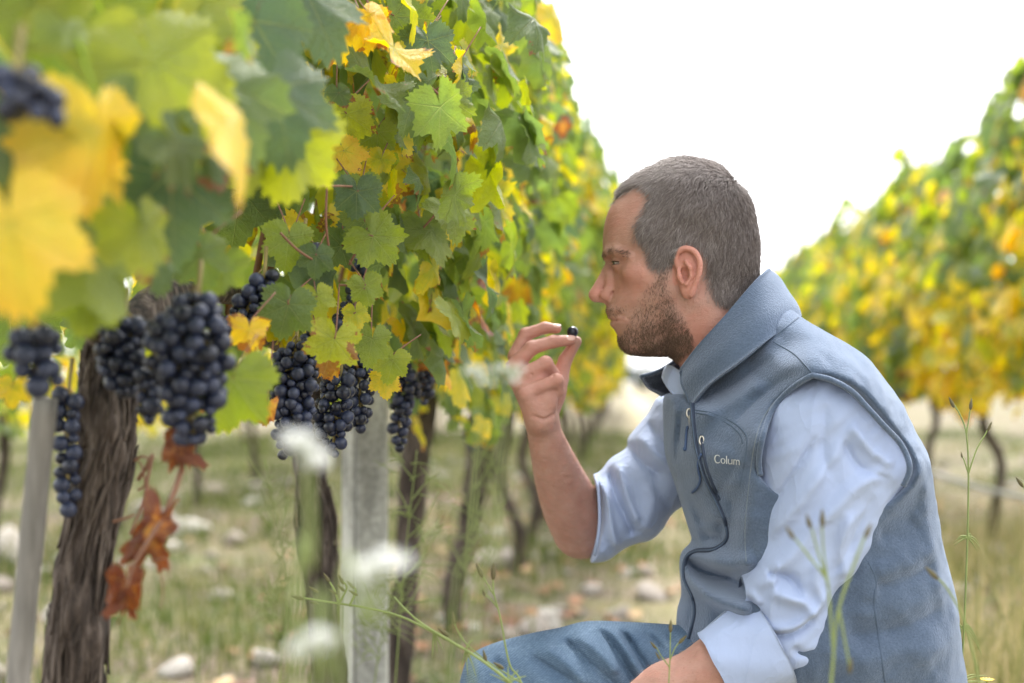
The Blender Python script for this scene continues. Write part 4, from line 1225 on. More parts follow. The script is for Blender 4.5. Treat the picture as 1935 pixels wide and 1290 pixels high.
def f_jeans(u, v, w):
    f = THIGH(u, v, w)
    leg = chain(u, v, w, [(938, 1400, -25, 66), (950, 1600, -30, 78), (965, ZG - 110, -30, 74)], 30)
    hip = chain(u, v, w, [(1640, 1370, -70, 130), (1640, 1370, 90, 130)], 40)
    l2 = chain(u, v, w, [(1600, 1380, 95, 130), (1350, ZG - 105, 130, 95)], 30)
    l3 = chain(u, v, w, [(1350, ZG - 105, 130, 92), (1720, ZG - 90, 130, 66)], 30)
    return smin(smin(f, leg, 25), smin(smin(hip, l2, 40), l3, 20), 20)
jv, jf = mesh_implicit(f_jeans, (840, 1150, -300), (1860, ZG, 320), 4.4)
jeans = obj('jeans', pmesh('jeans', jv, jf, [M_DENIM]), person)
def f_boot1(u, v, w):
    f = smin(cone(u, v, w, (965, ZG - 160, -30), (975, ZG - 70, -30), 66, 62), chain(u, v, w, [(990, ZG - 52, -30, 52), (860, ZG - 44, -30, 50), (800, ZG - 36, -30, 36)], 20), 30)
    return smax(f, v - (ZG - 1), 4)
def f_boot2(u, v, w):
    f = smin(cone(u, v, w, (1700, ZG - 92, 130), (1790, ZG - 110, 130), 62, 56), chain(u, v, w, [(1800, ZG - 150, 130, 48), (1800, ZG - 60, 130, 50), (1780, ZG - 38, 130, 38)], 20), 30)
    return smax(f, v - (ZG - 1), 4)
for fn, lo, hi in ((f_boot1, (740, ZG - 240, -120), (1080, ZG + 8, 60)), (f_boot2, (1600, ZG - 230, 40), (1880, ZG + 8, 220))):
    a, b = mesh_implicit(fn, lo, hi, 6)
    obj('boot', pmesh('boot', a, b, [M_BOOT]), person)

# ------------------------------------------------------------------ the grape in his fingers
def grape_material():
    t = NT('grape_skin')
    co = t.coord('Object')
    rnd = t.n('ObjectInfo').outputs['Random']
    off = t.n('Combine' + 'XYZ', {0: t.math('MULTIPLY', rnd, 37.0), 1: t.math('MULTIPLY', rnd, 11.0), 2: 0.0}).outputs[0]
    vec = t.n('VectorMath', {0: co, 1: off}, operation='ADD').outputs[0]
    n = t.noise(95, 4, 0.6, vec)
    fres = t.n('LayerWeight', {'Blend': 0.35}).outputs['Facing']
    bloom = t.math('MULTIPLY', t.ramp(n, [(0.36, (0.05,) * 3), (0.66, (0.95,) * 3)]), t.math('ADD', t.math('MULTIPLY', rnd, 0.85), 0.10))
    base = t.mix(rnd, (0.004, 0.005, 0.013), (0.010, 0.007, 0.016))
    base = t.mix(t.math('MULTIPLY', bloom, 0.72), base, (0.065, 0.10, 0.205))
    rough = t.math('ADD', t.math('MULTIPLY', bloom, 0.30), 0.26)
    b = t.principled(Base_Color=base, Roughness=rough)
    b.inputs['Specular IOR Level'].default_value = 0.45
    return t.done(b.outputs[0])
M_GRAPE = grape_material()
gv, gf = uv_sphere(11.2 * S, 20, 14)
hg = obj('grape', new_mesh('grape', gv, gf, True, [M_GRAPE]), None, 'single dark blue grape held between the man\'s finger and thumb', 'grape')
hg.location = Vector(W3([fr(1082, 627, 24 + HW)])[0])
# ------------------------------------------------------------------ vine leaves
def leaf_material(name, per_object):
    t = NT(name)
    if per_object:
        oi = t.n('ObjectInfo')
        sep = t.n('SeparateColor', {0: oi.outputs['Color']})
        rnd = oi.outputs['Random']
    else:
        sep = t.n('SeparateColor', {0: t.attr('leafc').outputs['Color']})
        rnd = sep.outputs[1]
    hue, spot = sep.outputs[0], sep.outputs[2]
    uv = t.n('UVMap').outputs[0]
    xyz = t.n('SeparateXYZ', {0: uv})
    x, y = xyz.outputs[0], xyz.outputs[1]
    off = t.n('CombineXYZ', {0: t.math('MULTIPLY', rnd, 41.0), 1: t.math('MULTIPLY', rnd, 17.0), 2: rnd}).outputs[0]
    vec = t.n('VectorMath', {0: uv, 1: off}, operation='ADD').outputs[0]
    n1 = t.noise(2.2, 4, 0.6, vec); n2 = t.noise(9, 3, 0.6, vec)
    rr = t.math('SQRT', t.math('ADD', t.math('MULTIPLY', x, x), t.math('MULTIPLY', y, y)))
    vein = None
    if per_object:
        # five main veins run from the stalk along the lobes, side veins branch off them
        for deg in (0, 50, -50, 105, -105):
            a = math.radians(deg)
            sx, cy = math.sin(a), math.cos(a)
            along = t.math('ADD', t.math('MULTIPLY', x, sx), t.math('MULTIPLY', y, cy))
            across = t.math('SUBTRACT', t.math('MULTIPLY', x, cy), t.math('MULTIPLY', y, sx))
            ac = t.math('ABSOLUTE', across)
            wd = t.math('MULTIPLY_ADD', along, -0.012, 0.021)
            m = t.math('MULTIPLY', t.math('SUBTRACT', 1.0, t.math('DIVIDE', ac, wd), clamp=True), t.math('GREATER_THAN', along, 0.0))
            sec = t.math('PINGPONG', t.math('SUBTRACT', along, t.math('MULTIPLY', ac, 0.85)), 0.075)
            sm = t.math('SUBTRACT', 1.0, t.math('DIVIDE', sec, 0.010), clamp=True)
            near = t.math('LESS_THAN', ac, t.math('MULTIPLY', along, 0.42))
            sm = t.math('MULTIPLY', t.math('MULTIPLY', sm, near), 0.55)
            m = t.math('MAXIMUM', m, sm)
            vein = m if vein is None else t.math('MAXIMUM', vein, m)
    h = t.math('ADD', hue, t.math('MULTIPLY', t.math('SUBTRACT', n1, 0.5), 0.26))
    h = t.math('ADD', h, t.math('MULTIPLY', t.math('SUBTRACT', rr, 0.55), 0.12))
    if vein is not None:
        h = t.math('SUBTRACT', h, t.math('MULTIPLY', vein, 0.05))
    stops = [(0.0, (0.080, 0.125, 0.066)), (0.22, (0.132, 0.185, 0.052)), (0.42, (0.215, 0.265, 0.046)), (0.60, (0.36, 0.38, 0.055)), (0.74, (0.66, 0.51, 0.055)), (0.88, (0.66, 0.41, 0.07)), (0.95, (0.42, 0.17, 0.055)), (1.0, (0.17, 0.055, 0.028))]
    col = t.ramp(h, stops)
    # dead brown patches and specks with their own shape, mostly towards the margin
    br = t.math('ADD', t.math('MULTIPLY', n1, 0.6), t.math('MULTIPLY', rr, 0.35))
    br = t.math('GREATER_THAN', t.math('ADD', br, t.math('MULTIPLY', n2, 0.25)), t.math('SUBTRACT', 1.0, t.math('MULTIPLY', spot, 0.36)))
    col = t.mix(t.math('MULTIPLY', br, 0.85), col, t.mix(n2, (0.14, 0.05, 0.025), (0.32, 0.12, 0.06)))
    if vein is not None:
        col = t.mix(t.math('MULTIPLY', vein, 0.55), col, t.mix(0.5, col, (0.50, 0.52, 0.20)))
    back = t.n('NewGeometry').outputs['Backfacing']
    front = t.mix(t.math('MULTIPLY', back, 0.4), col, (0.24, 0.30, 0.18))
    hgt = t.math('ADD', t.math('MULTIPLY', n2, 0.5), t.math('MULTIPLY', t.noise(26, 2, 0.6, vec), 0.35))
    if vein is not None:
        hgt = t.math('SUBTRACT', hgt, t.math('MULTIPLY', vein, 0.5))
    bmp = t.bump(hgt, 0.6, 0.007)
    b = t.principled(Base_Color=front, Roughness=0.44, Normal=bmp)
    b.inputs['Specular IOR Level'].default_value = 0.5
    tcol = t.n('HueSaturation', {'Saturation': 1.18, 'Value': 2.0, 'Color': col}).outputs[0]
    tr = t.n('BsdfTranslucent', {'Color': tcol, 'Normal': bmp})
    return t.done(t.n('MixShader', {0: 0.46, 1: b.outputs[0], 2: tr.outputs[0]}).outputs[0])
M_LEAF = leaf_material('vine_leaf', True)
M_LEAFMASS = leaf_material('vine_leaf_mass', False)
LEAF_R = [(0, 1.0), (12, 0.93), (24, 0.76), (31, 0.66), (40, 0.78), (52, 0.93), (64, 0.84), (78, 0.68), (86, 0.64), (98, 0.76), (110, 0.82), (128, 0.72), (146, 0.68), (160, 0.60), (170, 0.42), (176, 0.20), (180, 0.06)]
def leaf_outline(n, rng, tooth=0.055, deep=1.0):
    th = np.linspace(-180, 180, n, endpoint=False) + 180.0 / n
    base = np.interp(np.abs(th), [a for a, _ in LEAF_R], [b for _, b in LEAF_R])
    mean = 0.76
    base = mean + (base - mean) * np.where(base < mean, deep, 1.0)
    base = np.maximum(base, 0.05)
    ph = rng.uniform(0, 6.28)
    base *= 1 + 0.05 * np.sin(np.radians(th) + ph) + 0.035 * np.sin(3 * np.radians(th) + ph * 2)
    saw = (np.arange(n) % 2) * 2 - 1
    base *= 1 + tooth * saw * np.array([rng.uniform(0.4, 1.5) for _ in range(n)]) * (np.abs(th) < 165)
    return np.radians(th), base
def make_leaf(seed, n=72, rings=(0.28, 0.55, 0.8, 1.0), curl=0.0, fold=0.25, wave=0.10, droop=0.25, tooth=0.055, deep=1.0, crumple=0.0):
    rng = random.Random(seed)
    th, R = leaf_outline(n, rng, tooth, deep)
    ph = [rng.uniform(0, 6.28) for _ in range(8)]
    V = [(0, 0, 0)]; UV = [(0, 0)]
    for ri in rings:
        for a, r in zip(th, R):
            rad = r * ri if ri > 0.9 else (0.75 * ri * r + 0.25 * ri * 0.7 * min(1, r / 0.3))
            V.append((rad * math.sin(a), rad * math.cos(a), 0)); UV.append((rad * math.sin(a), rad * math.cos(a)))
    out = []
    for x, y, _ in V:
        r = math.hypot(x, y); a = math.atan2(x, y)
        z = -fold * abs(x) * (0.7 + 0.3 * math.sin(ph[0] + y)) + fold * 0.15
        z += wave * r * r * (math.sin(3 * a + ph[1]) + 0.6 * math.sin(5 * a + ph[2]) + 0.35 * math.sin(9 * a + ph[6]))
        z += 0.03 * math.sin(9 * x + ph[3]) * math.sin(8 * y + ph[4])
        z += crumple * (math.sin(5 * x + ph[5] + 2 * y) * 0.5 + math.sin(7 * y + ph[7] - 3 * x) * 0.4) * r
        x2 = x
        if curl:
            k = curl * (0.6 + 0.4 * math.sin(ph[0] + 2 * y))
            x2 = math.sin(k * x) / k; z += -(1 - math.cos(k * x)) / k
        # droop: bend along the length
        if droop:
            ky = droop
            y2 = math.sin(ky * y) / ky - z * math.sin(ky * y) * 0.5; z2 = z * math.cos(ky * y) - (1 - math.cos(ky * y)) / ky
        else:
            y2, z2 = y, z
        out.append((x2, y2, z2))
    F = []
    for k in range(n - 1 if False else n):
        k2 = (k + 1) % n
        if k2 == 0:
            continue                      # the notch where the stalk joins stays open
        F.append((0, 1 + k2, 1 + k))
    for ri in range(len(rings) - 1):
        o = 1 + ri * n
        for k in range(n - 1):
            F.append((o + k, o + k + 1, o + n + k + 1, o + n + k))
    me = new_mesh('leaf', out, F, True, [M_LEAF])
    uvl = me.uv_layers.new(name='UVMap')
    uvs = np.array(UV, np.float32)
    li = np.empty(len(me.loops), np.int32); me.loops.foreach_get('vertex_index', li)
    uvl.data.foreach_set('uv', uvs[li].ravel())
    return me
LEAVES = [make_leaf(s, fold=f, wave=w, droop=d, deep=dp) for s, f, w, d, dp in
          [(1, 0.18, 0.10, 0.45, 1.0), (2, 0.32, 0.12, 0.25, 1.1), (3, 0.10, 0.14, 0.6, 0.8), (4, 0.45, 0.10, 0.2, 1.2), (5, 0.22, 0.18, 0.35, 0.9), (6, 0.05, 0.16, 0.75, 1.1), (7, 0.30, 0.08, -0.3, 1.0), (8, 0.15, 0.2, 0.5, 1.3)]]
LEAVES += [make_leaf(s, fold=f, wave=w, droop=d, deep=dp, curl=c, crumple=cr) for s, f, w, d, dp, c, cr in [(9, 0.5, 0.22, 0.9, 1.1, 0.8, 0.10), (10, 0.1, 0.25, -0.5, 1.2, -0.9, 0.12), (11, 0.7, 0.15, 0.3, 1.0, 0.0, 0.08), (12, 0.2, 0.24, 1.1, 0.9, 0.5, 0.15), (13, -0.3, 0.2, 0.2, 1.3, 0.4, 0.1)]]
FOLDED = [make_leaf(s, fold=0.95, wave=0.16, droop=0.6, deep=0.8) for s in (21, 22)]
CRUMPLED = [make_leaf(s, fold=0.5, wave=0.30, droop=1.2, curl=2.0, deep=1.2, crumple=0.35) for s in (31, 32, 33)]
DRY = [make_leaf(s, fold=0.8, wave=0.45, droop=1.1, curl=1.5, deep=1.2, crumple=0.8) for s in (41, 42, 43)]
LEAVES_MID = [make_leaf(s, n=36, rings=(0.5, 1.0), fold=f, wave=0.14, droop=d, tooth=0.045) for s, f, d in [(51, 0.2, 0.4), (52, 0.35, 0.3), (53, 0.1, 0.6), (54, 0.45, -0.2)]]

def leaf_matrix(pos, tip, nrm, size):
    """leaf at pos, growing along tip, its upper face towards nrm; size = metres per unit"""
    y = Vector(tip).normalized()
    z = Vector(nrm); z = (z - y * z.dot(y)).normalized()
    x = y.cross(z)
    m = Matrix((x, y, z)).transposed().to_4x4()
    return Matrix.Translation(pos) @ m @ Matrix.Scale(size, 4)
def put_leaf(parent, me, pos, tip, nrm, size, hue, spot, sx=1.0):
    o = obj('leaf', me, parent)
    o.matrix_local = Matrix.Translation(-parent.location) @ leaf_matrix(pos, tip, nrm, size) @ Matrix.Diagonal((sx, 1, sx, 1))
    o.color = (hue, 0.5, spot, 1)
    return o
# flat low-count leaf for the mass far away
_rl = random.Random(77)
_th, _R = leaf_outline(16, _rl, 0.0)
FAR_V = np.array([(0, 0, 0)] + [(r * math.sin(a), r * math.cos(a), -0.22 * abs(r * math.sin(a)) - 0.25 * (r * math.cos(a)) ** 2 + 0.12 * math.sin(3 * a)) for a, r in zip(_th, _R)])
FAR_F = np.array([(0, 1 + (k + 1) % 16, 1 + k) for k in range(15)])
def mass_template(seed, n=30):
    r_ = random.Random(seed)
    th, R = leaf_outline(n, r_, 0.05)
    ph = r_.uniform(0, 6.28)
    V = [(0, 0, 0)]
    for q in (0.55, 1.0):
        for a, r in zip(th, R):
            x, y = q * r * math.sin(a), q * r * math.cos(a)
            V.append((x, y, -0.3 * abs(x) - 0.3 * y * y + 0.16 * q * r * math.sin(3 * a + ph) + 0.08 * math.sin(5 * a + ph)))
    F = [(0, 2 + k, 1 + k) for k in range(n - 1)]
    for k in range(n - 1):
        F += [(1 + k, 2 + k, 2 + n + k), (1 + k, 2 + n + k, 1 + n + k)]
    return np.array(V), np.array(F)
NEAR_T = [mass_template(s) for s in (5, 6, 7)]
FAR_T = [(FAR_V, FAR_F)]
def leaf_mass(name, pos, tip, nrm, size, hue, spot, parent, rg, tmpl=None):
    if tmpl is not None and len(tmpl) > 1:
        w_ = rg.randint(0, len(tmpl), len(pos))
        for j in range(len(tmpl)):
            leaf_mass(name, pos[w_ == j], tip[w_ == j], nrm[w_ == j], size[w_ == j], hue[w_ == j], spot[w_ == j], parent, rg, [tmpl[j]])
        return
    FAR_V, FAR_F = (tmpl or FAR_T)[0]
    n = len(pos)
    y = tip / np.linalg.norm(tip, axis=1)[:, None]
    z = nrm - y * (nrm * y).sum(1)[:, None]; z /= np.linalg.norm(z, axis=1)[:, None]
    x = np.cross(y, z)
    B = np.stack([x, y, z], 2) * size[:, None, None]
    V = np.einsum('nij,kj->nki', B, FAR_V) + pos[:, None]
    m = len(FAR_V)
    Fq = (np.arange(n)[:, None, None] * m + FAR_F[None]).reshape(-1, 3)
    me = new_mesh(name, V.reshape(-1, 3), Fq, True, [M_LEAFMASS])
    col = np.stack([hue, rg.uniform(0, 1, n), spot, np.ones(n)], 1)
    add_attr(me, 'leafc', np.repeat(col, m, 0), 'FLOAT_COLOR')
    uvl = me.uv_layers.new(name='UVMap')
    uvs = np.tile(FAR_V[:, :2], (n, 1)).astype(np.float32)
    uvl.data.foreach_set('uv', uvs[Fq.ravel()].ravel())
    return obj(name, me, parent, kind='stuff')

# ------------------------------------------------------------------ bark
def bark_material():
    t = NT('vine_bark')
    co = t.coord()
    v = t.mapping(co, (1, 1, 0.10))
    n = t.noise(95, 5, 0.65, v); n2 = t.noise(7, 3, 0.6, co)
    f = t.math('ADD', t.math('MULTIPLY', n, 0.75), t.math('MULTIPLY', n2, 0.25))
    c = t.ramp(f, [(0.38, (0.011, 0.008, 0.0065)), (0.5, (0.055, 0.040, 0.032)), (0.66, (0.19, 0.155, 0.132))])
    return t.done(t.principled(Base_Color=c, Roughness=0.92, Normal=t.bump(n, 0.9, 0.006)).outputs[0])
M_BARK = bark_material()
M_CANE = plain_material('cane_wood', (0.20, 0.095, 0.055), 0.6, 0, 0.3, 60)
M_STALK = plain_material('green_stalk', (0.22, 0.17, 0.05), 0.6, 0, 0.3, 60)
M_PETIOLE = plain_material('red_leaf_stalk', (0.20, 0.085, 0.050), 0.55, 0, 0.25, 60)
def trunk_mesh(pts, radii, seed, sides=40, per=12, gnarl=1.0, twist=2.2):
    rng = np.random.RandomState(seed)
    c = spline(pts, per); n = len(c)
    rr = np.interp(np.linspace(0, 1, n), np.linspace(0, 1, len(radii)), radii)
    ph = rng.uniform(0, 6.28, 12)
    V = []
    for i in range(n):
        s = i / (n - 1)
        t = c[min(i + 1, n - 1)] - c[max(i - 1, 0)]; t /= np.linalg.norm(t)
        a = np.cross([0, 1.0, 0.05], t); a /= np.linalg.norm(a); b = np.cross(t, a)
        L = s * len(pts)
        for k in range(sides):
            th = 2 * math.pi * k / sides
            q = th + twist * s
            rid = 0.20 * abs(math.sin(2.5 * q + ph[0] + 0.8 * math.sin(3 * L + ph[1]))) + 0.10 * abs(math.sin(5.5 * q + ph[2] + 1.1 * math.sin(2 * L + ph[3]))) + 0.05 * math.sin(11 * q + ph[4] + 2 * math.sin(4 * L))
            lump = 0.12 * math.sin(2 * th + 2.2 * L + ph[5]) + 0.10 * math.sin(th + 3.7 * L + ph[6]) + 0.06 * math.sin(3 * th - 6 * L + ph[7])
            r = rr[i] * (0.86 + gnarl * (rid + lump) + rng.uniform(-0.02, 0.02))
            V.append(c[i] + a * math.cos(th) * r + b * math.sin(th) * r)
    idx_ = np.arange(n * sides).reshape(n, sides)
    nx_ = np.roll(idx_, -1, 1)
    Fq = np.stack([idx_[:-1], nx_[:-1], nx_[1:], idx_[1:]], -1).reshape(-1, 4)
    return np.array(V), Fq
def bark_strips(pts, radii, n, seed):
    """loose fibrous strips that stand off the trunk"""
    rng = random.Random(seed)
    c = spline(pts, 12); N = len(c)
    rr = np.interp(np.linspace(0, 1, N), np.linspace(0, 1, len(radii)), radii)
    mb = MB()
    for _ in range(n):
        i0 = rng.randrange(0, N - 8); ln = rng.randrange(5, min(22, N - i0)); th = rng.uniform(0, 6.28); tw = rng.uniform(-0.03, 0.06)
        w = rng.uniform(0.0008, 0.0036); off = rng.uniform(1.0, 1.22)
        line = []
        for j in range(ln):
            i = i0 + j
            t = c[min(i + 1, N - 1)] - c[max(i - 1, 0)]; t /= np.linalg.norm(t)
            a = np.cross([0, 1.0, 0.05], t); a /= np.linalg.norm(a); b = np.cross(t, a)
            e = abs(j / (ln - 1) - 0.5) * 2
            r = rr[i] * (off + 0.10 * max(0, e - 0.6) * rng.uniform(0, 2.5))
            line.append(Vector(c[i] + (a * math.cos(th + tw * j) + b * math.sin(th + tw * j)) * r))
        mb.add(tube(line, [w * (1 - 0.6 * abs(k / (ln - 1) - 0.5) * 2) for k in range(ln)], 4))
    return mb.mesh('bark_strips', M_BARK)

# ------------------------------------------------------------------ vines
def make_vine(t, lat, label, group, trunk=None, radii=None, seed=1, strips=0, detail=True):
    base = row_pt(t, lat)
    v = empty('grape_vine', (base.x, base.y, 0), label=label, category='vine', group=group)
    rng = random.Random(seed * 13 + 5)
    if trunk is None:
        j = lambda s: rng.uniform(-s, s)
        trunk = [base + Vector((j(.03), j(.03), -0.03)), base + Vector((j(.04), j(.04), 0.2)), base + Vector((j(.05), j(.04), 0.42)), base + Vector((j(.05), j(.05), 0.62)), base + Vector((j(.04), j(.06), 0.82))]
        radii = [0.034, 0.026, 0.023, 0.025, 0.03]
    loc = np.array(v.location)
    tp = [np.array(p) - loc for p in trunk]
    V, Fq = trunk_mesh(tp, radii, seed, 40 if detail else 14, 12 if detail else 4, 1.0 if detail else 0.7)
    tr = obj('trunk', new_mesh('trunk', V, Fq, True, [M_BARK]), v)
    if strips:
        obj('bark_strips', bark_strips(tp, radii, strips, seed), tr)
    # two arms along the row and some shoots rising from them
    topv = Vector(tp[-1])
    mb = MB()
    for sg in (-1, 1):
        pts = [topv - Vector((0, 0, 0.03)), topv + RD * (0.15 * sg) + Vector((0, 0, 0.03)), topv + RD * (0.5 * sg) + Vector((0, 0, 0.05))]
        mb.add(tube([Vector(p) for p in spline(pts, 4)], [0.018] * 5 + [0.012] * 4, 8))
    obj('cordon', mb.mesh('cordon', M_BARK), v)
    if detail:
        for k in range(7):
            s0 = topv + RD * rng.uniform(-0.5, 0.5) + Vector((0, 0, 0.04))
            pts = [s0, s0 + Vector((rng.uniform(-.08, .12), rng.uniform(-.1, .1), 0.35)), s0 + Vector((rng.uniform(-.1, .18), rng.uniform(-.15, .15), 0.75)), s0 + Vector((rng.uniform(-.1, .22), rng.uniform(-.2, .2), 1.08))]
            q = spline(pts, 4)
            obj('cane', MB().add(tube([Vector(p) for p in q], list(np.linspace(0.005, 0.002, len(q))), 6)).mesh('cane', M_CANE), v)
    return v

t1_px = [(120, 2600, 1.36), (140, 1750, 1.34), (139, 1400, 1.32), (144, 1250, 1.30), (152, 1120, 1.30), (172, 990, 1.30), (198, 880, 1.30), (205, 780, 1.30), (208, 690, 1.31), (220, 600, 1.32)]
t1 = [P(*p) for p in t1_px]
t1r = [x * 0.83 / FPX * 1.3 for x in (66, 62, 60, 57, 53, 46, 52, 56, 58, 54)]
t2 = [P(*p) for p in [(640, 1735, 2.2), (632, 1400, 2.2), (622, 1260, 2.2), (612, 1150, 2.2), (602, 1060, 2.2), (596, 980, 2.2), (588, 900, 2.2), (585, 800, 2.2), (590, 700, 2.2)]]
t2r = [x / FPX * 2.2 for x in (36, 32, 27, 26, 29, 32, 24, 27, 30)]
t3 = [P(*p) for p in [(740, 1400, 3.3), (752, 1250, 3.3), (765, 1130, 3.3), (772, 1040, 3.3), (778, 940, 3.3), (788, 850, 3.3), (800, 740, 3.3)]]
t3r = [x / FPX * 3.3 for x in (26, 23, 20, 20, 22, 24, 26)]
t4 = [P(*p) for p in [(862, 1195, 4.75), (852, 1130, 4.75), (868, 1060, 4.75), (890, 980, 4.75), (902, 900, 4.75), (910, 820, 4.75), (915, 740, 4.75)]]
t4r = [x / FPX * 4.75 for x in (18, 16, 17, 20, 22, 24, 24)]
GL = 'vines of the left row'; GR = 'vines of the right row'; GLL = 'vines of the row beyond the left one'
VL = {}
VL[0] = make_vine(0.35, LAT_L, 'grapevine with large blurred yellow and green leaves at the left edge nearest the viewer', GL, seed=3, detail=False)
VL[1] = make_vine(1.3, LAT_L, 'old grapevine with thick shaggy bark trunk beside the slanting grey stake', GL, t1, t1r, 4, 420)
VL[2] = make_vine(2.2, LAT_L, 'grapevine with dark twisted trunk directly left of the pale concrete post', GL, t2, t2r, 5, 160)
VL[3] = make_vine(3.3, LAT_L, 'grapevine with slim straight trunk directly right of the pale concrete post', GL, t3, t3r, 6, 25)
VL[4] = make_vine(4.75, LAT_L, 'grapevine with crooked trunk behind the raised forearm, second past the concrete post', GL, t4, t4r, 7, 0)
VT = {0: 0.35, 1: 1.3, 2: 2.2, 3: 3.3, 4: 4.75}
k = 5; t = 6.0
while t < 44:
    lab = {5: 'blurred grapevine beside the raised wrist, third past the concrete post', 6: 'blurred grapevine behind the raised hand, fourth past the concrete post'}.get(k, 'soft distant grapevine near the far end of the left row')
    VL[k] = make_vine(t, LAT_L, lab, GL, seed=20 + k, detail=False); VT[k] = t
    k += 1; t += 1.25 if t < 12 else 2.4
VR, VRT = {}, {}
k = 0; t = 4.4
while t < 44:
    lab = {0: 'tall grapevine with yellow leaves cut by the right edge of the photo', 1: 'yellow leaved grapevine whose thin trunk stands behind the tall weed at right', 2: 'yellow leaved grapevine whose trunk stands right beside the man\'s back'}.get(k - 1 if k else 0, 'soft distant grapevine in the right row towards the bright gap')
    if k == 0:
        lab = 'green topped grapevine filling the upper right corner of the photo'
    VR[k] = make_vine(t, LAT_R, lab, GR, seed=60 + k, detail=False); VRT[k] = t
    k += 1; t += 1.45 if t < 12 else 2.4
VLL, VLLT = {}, {}
for k in range(14):
    t = 3.2 + 1.5 * k
    VLL[k] = make_vine(t, LAT_LL, 'dim grapevine trunk in the row behind, seen below the left row\'s leaves', GLL, seed=90 + k, detail=False); VLLT[k] = t

V3, V3T = {}, {}
for k in range(9):
    t = 7.0 + 3.0 * k
    V3[k] = make_vine(t, -5.15, 'faint grapevine in the farthest row, glimpsed between the trunks at left', 'vines of the farthest row at left', seed=120 + k, detail=False); V3T[k] = t
def nearest(d, t):
    return min(d, key=lambda k: abs(d[k] - t))
rg2 = np.random.RandomState(21)
def canopy(n, t0, t1, lat, side, z0=0.76, z1=1.93, depth=0.30, face=0.62):
    """random leaf places; side=+1: the seen face looks to the right, -1 to the left"""
    t = rg2.uniform(t0, t1, n)
    f = rg2.uniform(0, 1, n)
    top = z1 + 0.10 * np.sin(t * 2.3) + 0.08 * np.sin(t * 5.1 + 1) + 0.07 * np.sin(t * 13.0) * (rg2.uniform(0, 1, n) < 0.4)
    bot = z0 + 0.05 * np.sin(t * 3.1 + 2) + 0.03 * np.sin(t * 9)
    z = bot + (top - bot) * rg2.uniform(0, 1, n)
    zz = (z - bot) / (top - bot)
    half = depth * (0.72 + 0.5 * np.sin(np.pi * np.clip(zz, 0, 1)) - 0.25 * zz)
    onface = f < face
    off = np.where(onface, half * np.clip(rg2.normal(0.86, 0.16, n), 0.2, 1.06), half * rg2.uniform(-1, 1, n))
    la = lat + side * off
    pos = np.outer(t, RD) + np.outer(la, RP); pos[:, 2] = z
    out = side * np.sign(off) * 1.0
    nr = np.outer(out, RP) + np.outer(rg2.normal(0, 0.7, n), RD); nr[:, 2] += 0.5 + 0.65 * rg2.normal(0, 1, n) + 0.6 * (zz > 0.85)
    tp = np.outer(out * rg2.uniform(0.0, 0.6, n), RP) + np.outer(rg2.normal(0, 0.75, n), RD); tp[:, 2] -= 1.0
    return t, pos, tp, nr, zz, onface
def hues(zz, yellow, rg, n, t=None):
    py = yellow * np.clip(1.5 - 1.35 * zz, 0.18, 1.35)
    if t is not None:
        py = py * np.clip(1 + 1.1 * np.sin(3.1 * t + 2.0 * np.sin(5 * zz)) * np.sin(6.5 * zz + 1.3 * t), 0.15, 2.2)
    isy = rg.uniform(0, 1, n) < py
    h = np.where(isy, rg.normal(0.70, 0.05, n), np.clip(rg.normal(0.27, 0.13, n), 0.03, 0.56))
    br = rg.uniform(0, 1, n) < 0.025
    return np.clip(np.where(br, rg.uniform(0.88, 1.0, n), h), 0, 1), np.where(isy, rg.uniform(0.3, 1.0, n), rg.uniform(0.0, 0.75, n))

# keep clear what the photograph shows: grape zone, trunk and the ground under the near leaves
def blocked(p, s):
    px = CX + FPX * p[0] / p[1]; py = HY - FPX * (p[2] - CZ) / p[1]
    r = s * 0.9 * FPX / p[1]
    if p[1] < 0.84:
        return True
    if p[1] < 0.95 and py + r * 1.1 > 600:
        return True
    if p[1] < 1.43 and px + r > 610:
        return True
    if p[1] < 1.0 and px > 600:
        return True
    if p[1] < 1.75 and px + r > 930:
        return True
    if p[1] < 2.7 and py + r > 700 and px < 830:
        return True
    if p[1] < 1.62 and py + r > 430 and px > 240:
        return True
    return False
cnt = {}
n = 2900
t, pos, tp, nr, zz, onf = canopy(n, 0.62, 5.4, LAT_L, 1, 0.78, 1.97, 0.31)
hu, sp = hues(zz, 0.19, rg2, n)
sz = 0.044 * rg2.uniform(0.55, 1.3, n)
surplus = {}
for i in range(n):
    if blocked(pos[i], sz[i]):
        continue
    if pos[i][1] < 1.5 and hu[i] > 0.85:
        hu[i] = 0.45
    k = nearest({q: VT[q] for q in range(5)}, t[i])
    if cnt.get(k, 0) >= 240 or (not onf[i] and cnt.get(k, 0) > 120):
        surplus.setdefault(k, []).append(i)
        continue
    cnt[k] = cnt.get(k, 0) + 1
    put_leaf(VL[k], LEAVES[i % len(LEAVES)] if pos[i][1] < 2.6 else LEAVES_MID[i % len(LEAVES_MID)], Vector(pos[i]), tp[i], nr[i], sz[i], hu[i], sp[i])
for k, ii in surplus.items():
    ii = np.array(ii)
    leaf_mass('foliage', (pos - np.array(VL[k].location))[ii], tp[ii], nr[ii], sz[ii], hu[ii], sp[ii], VL[k], rg2, NEAR_T)
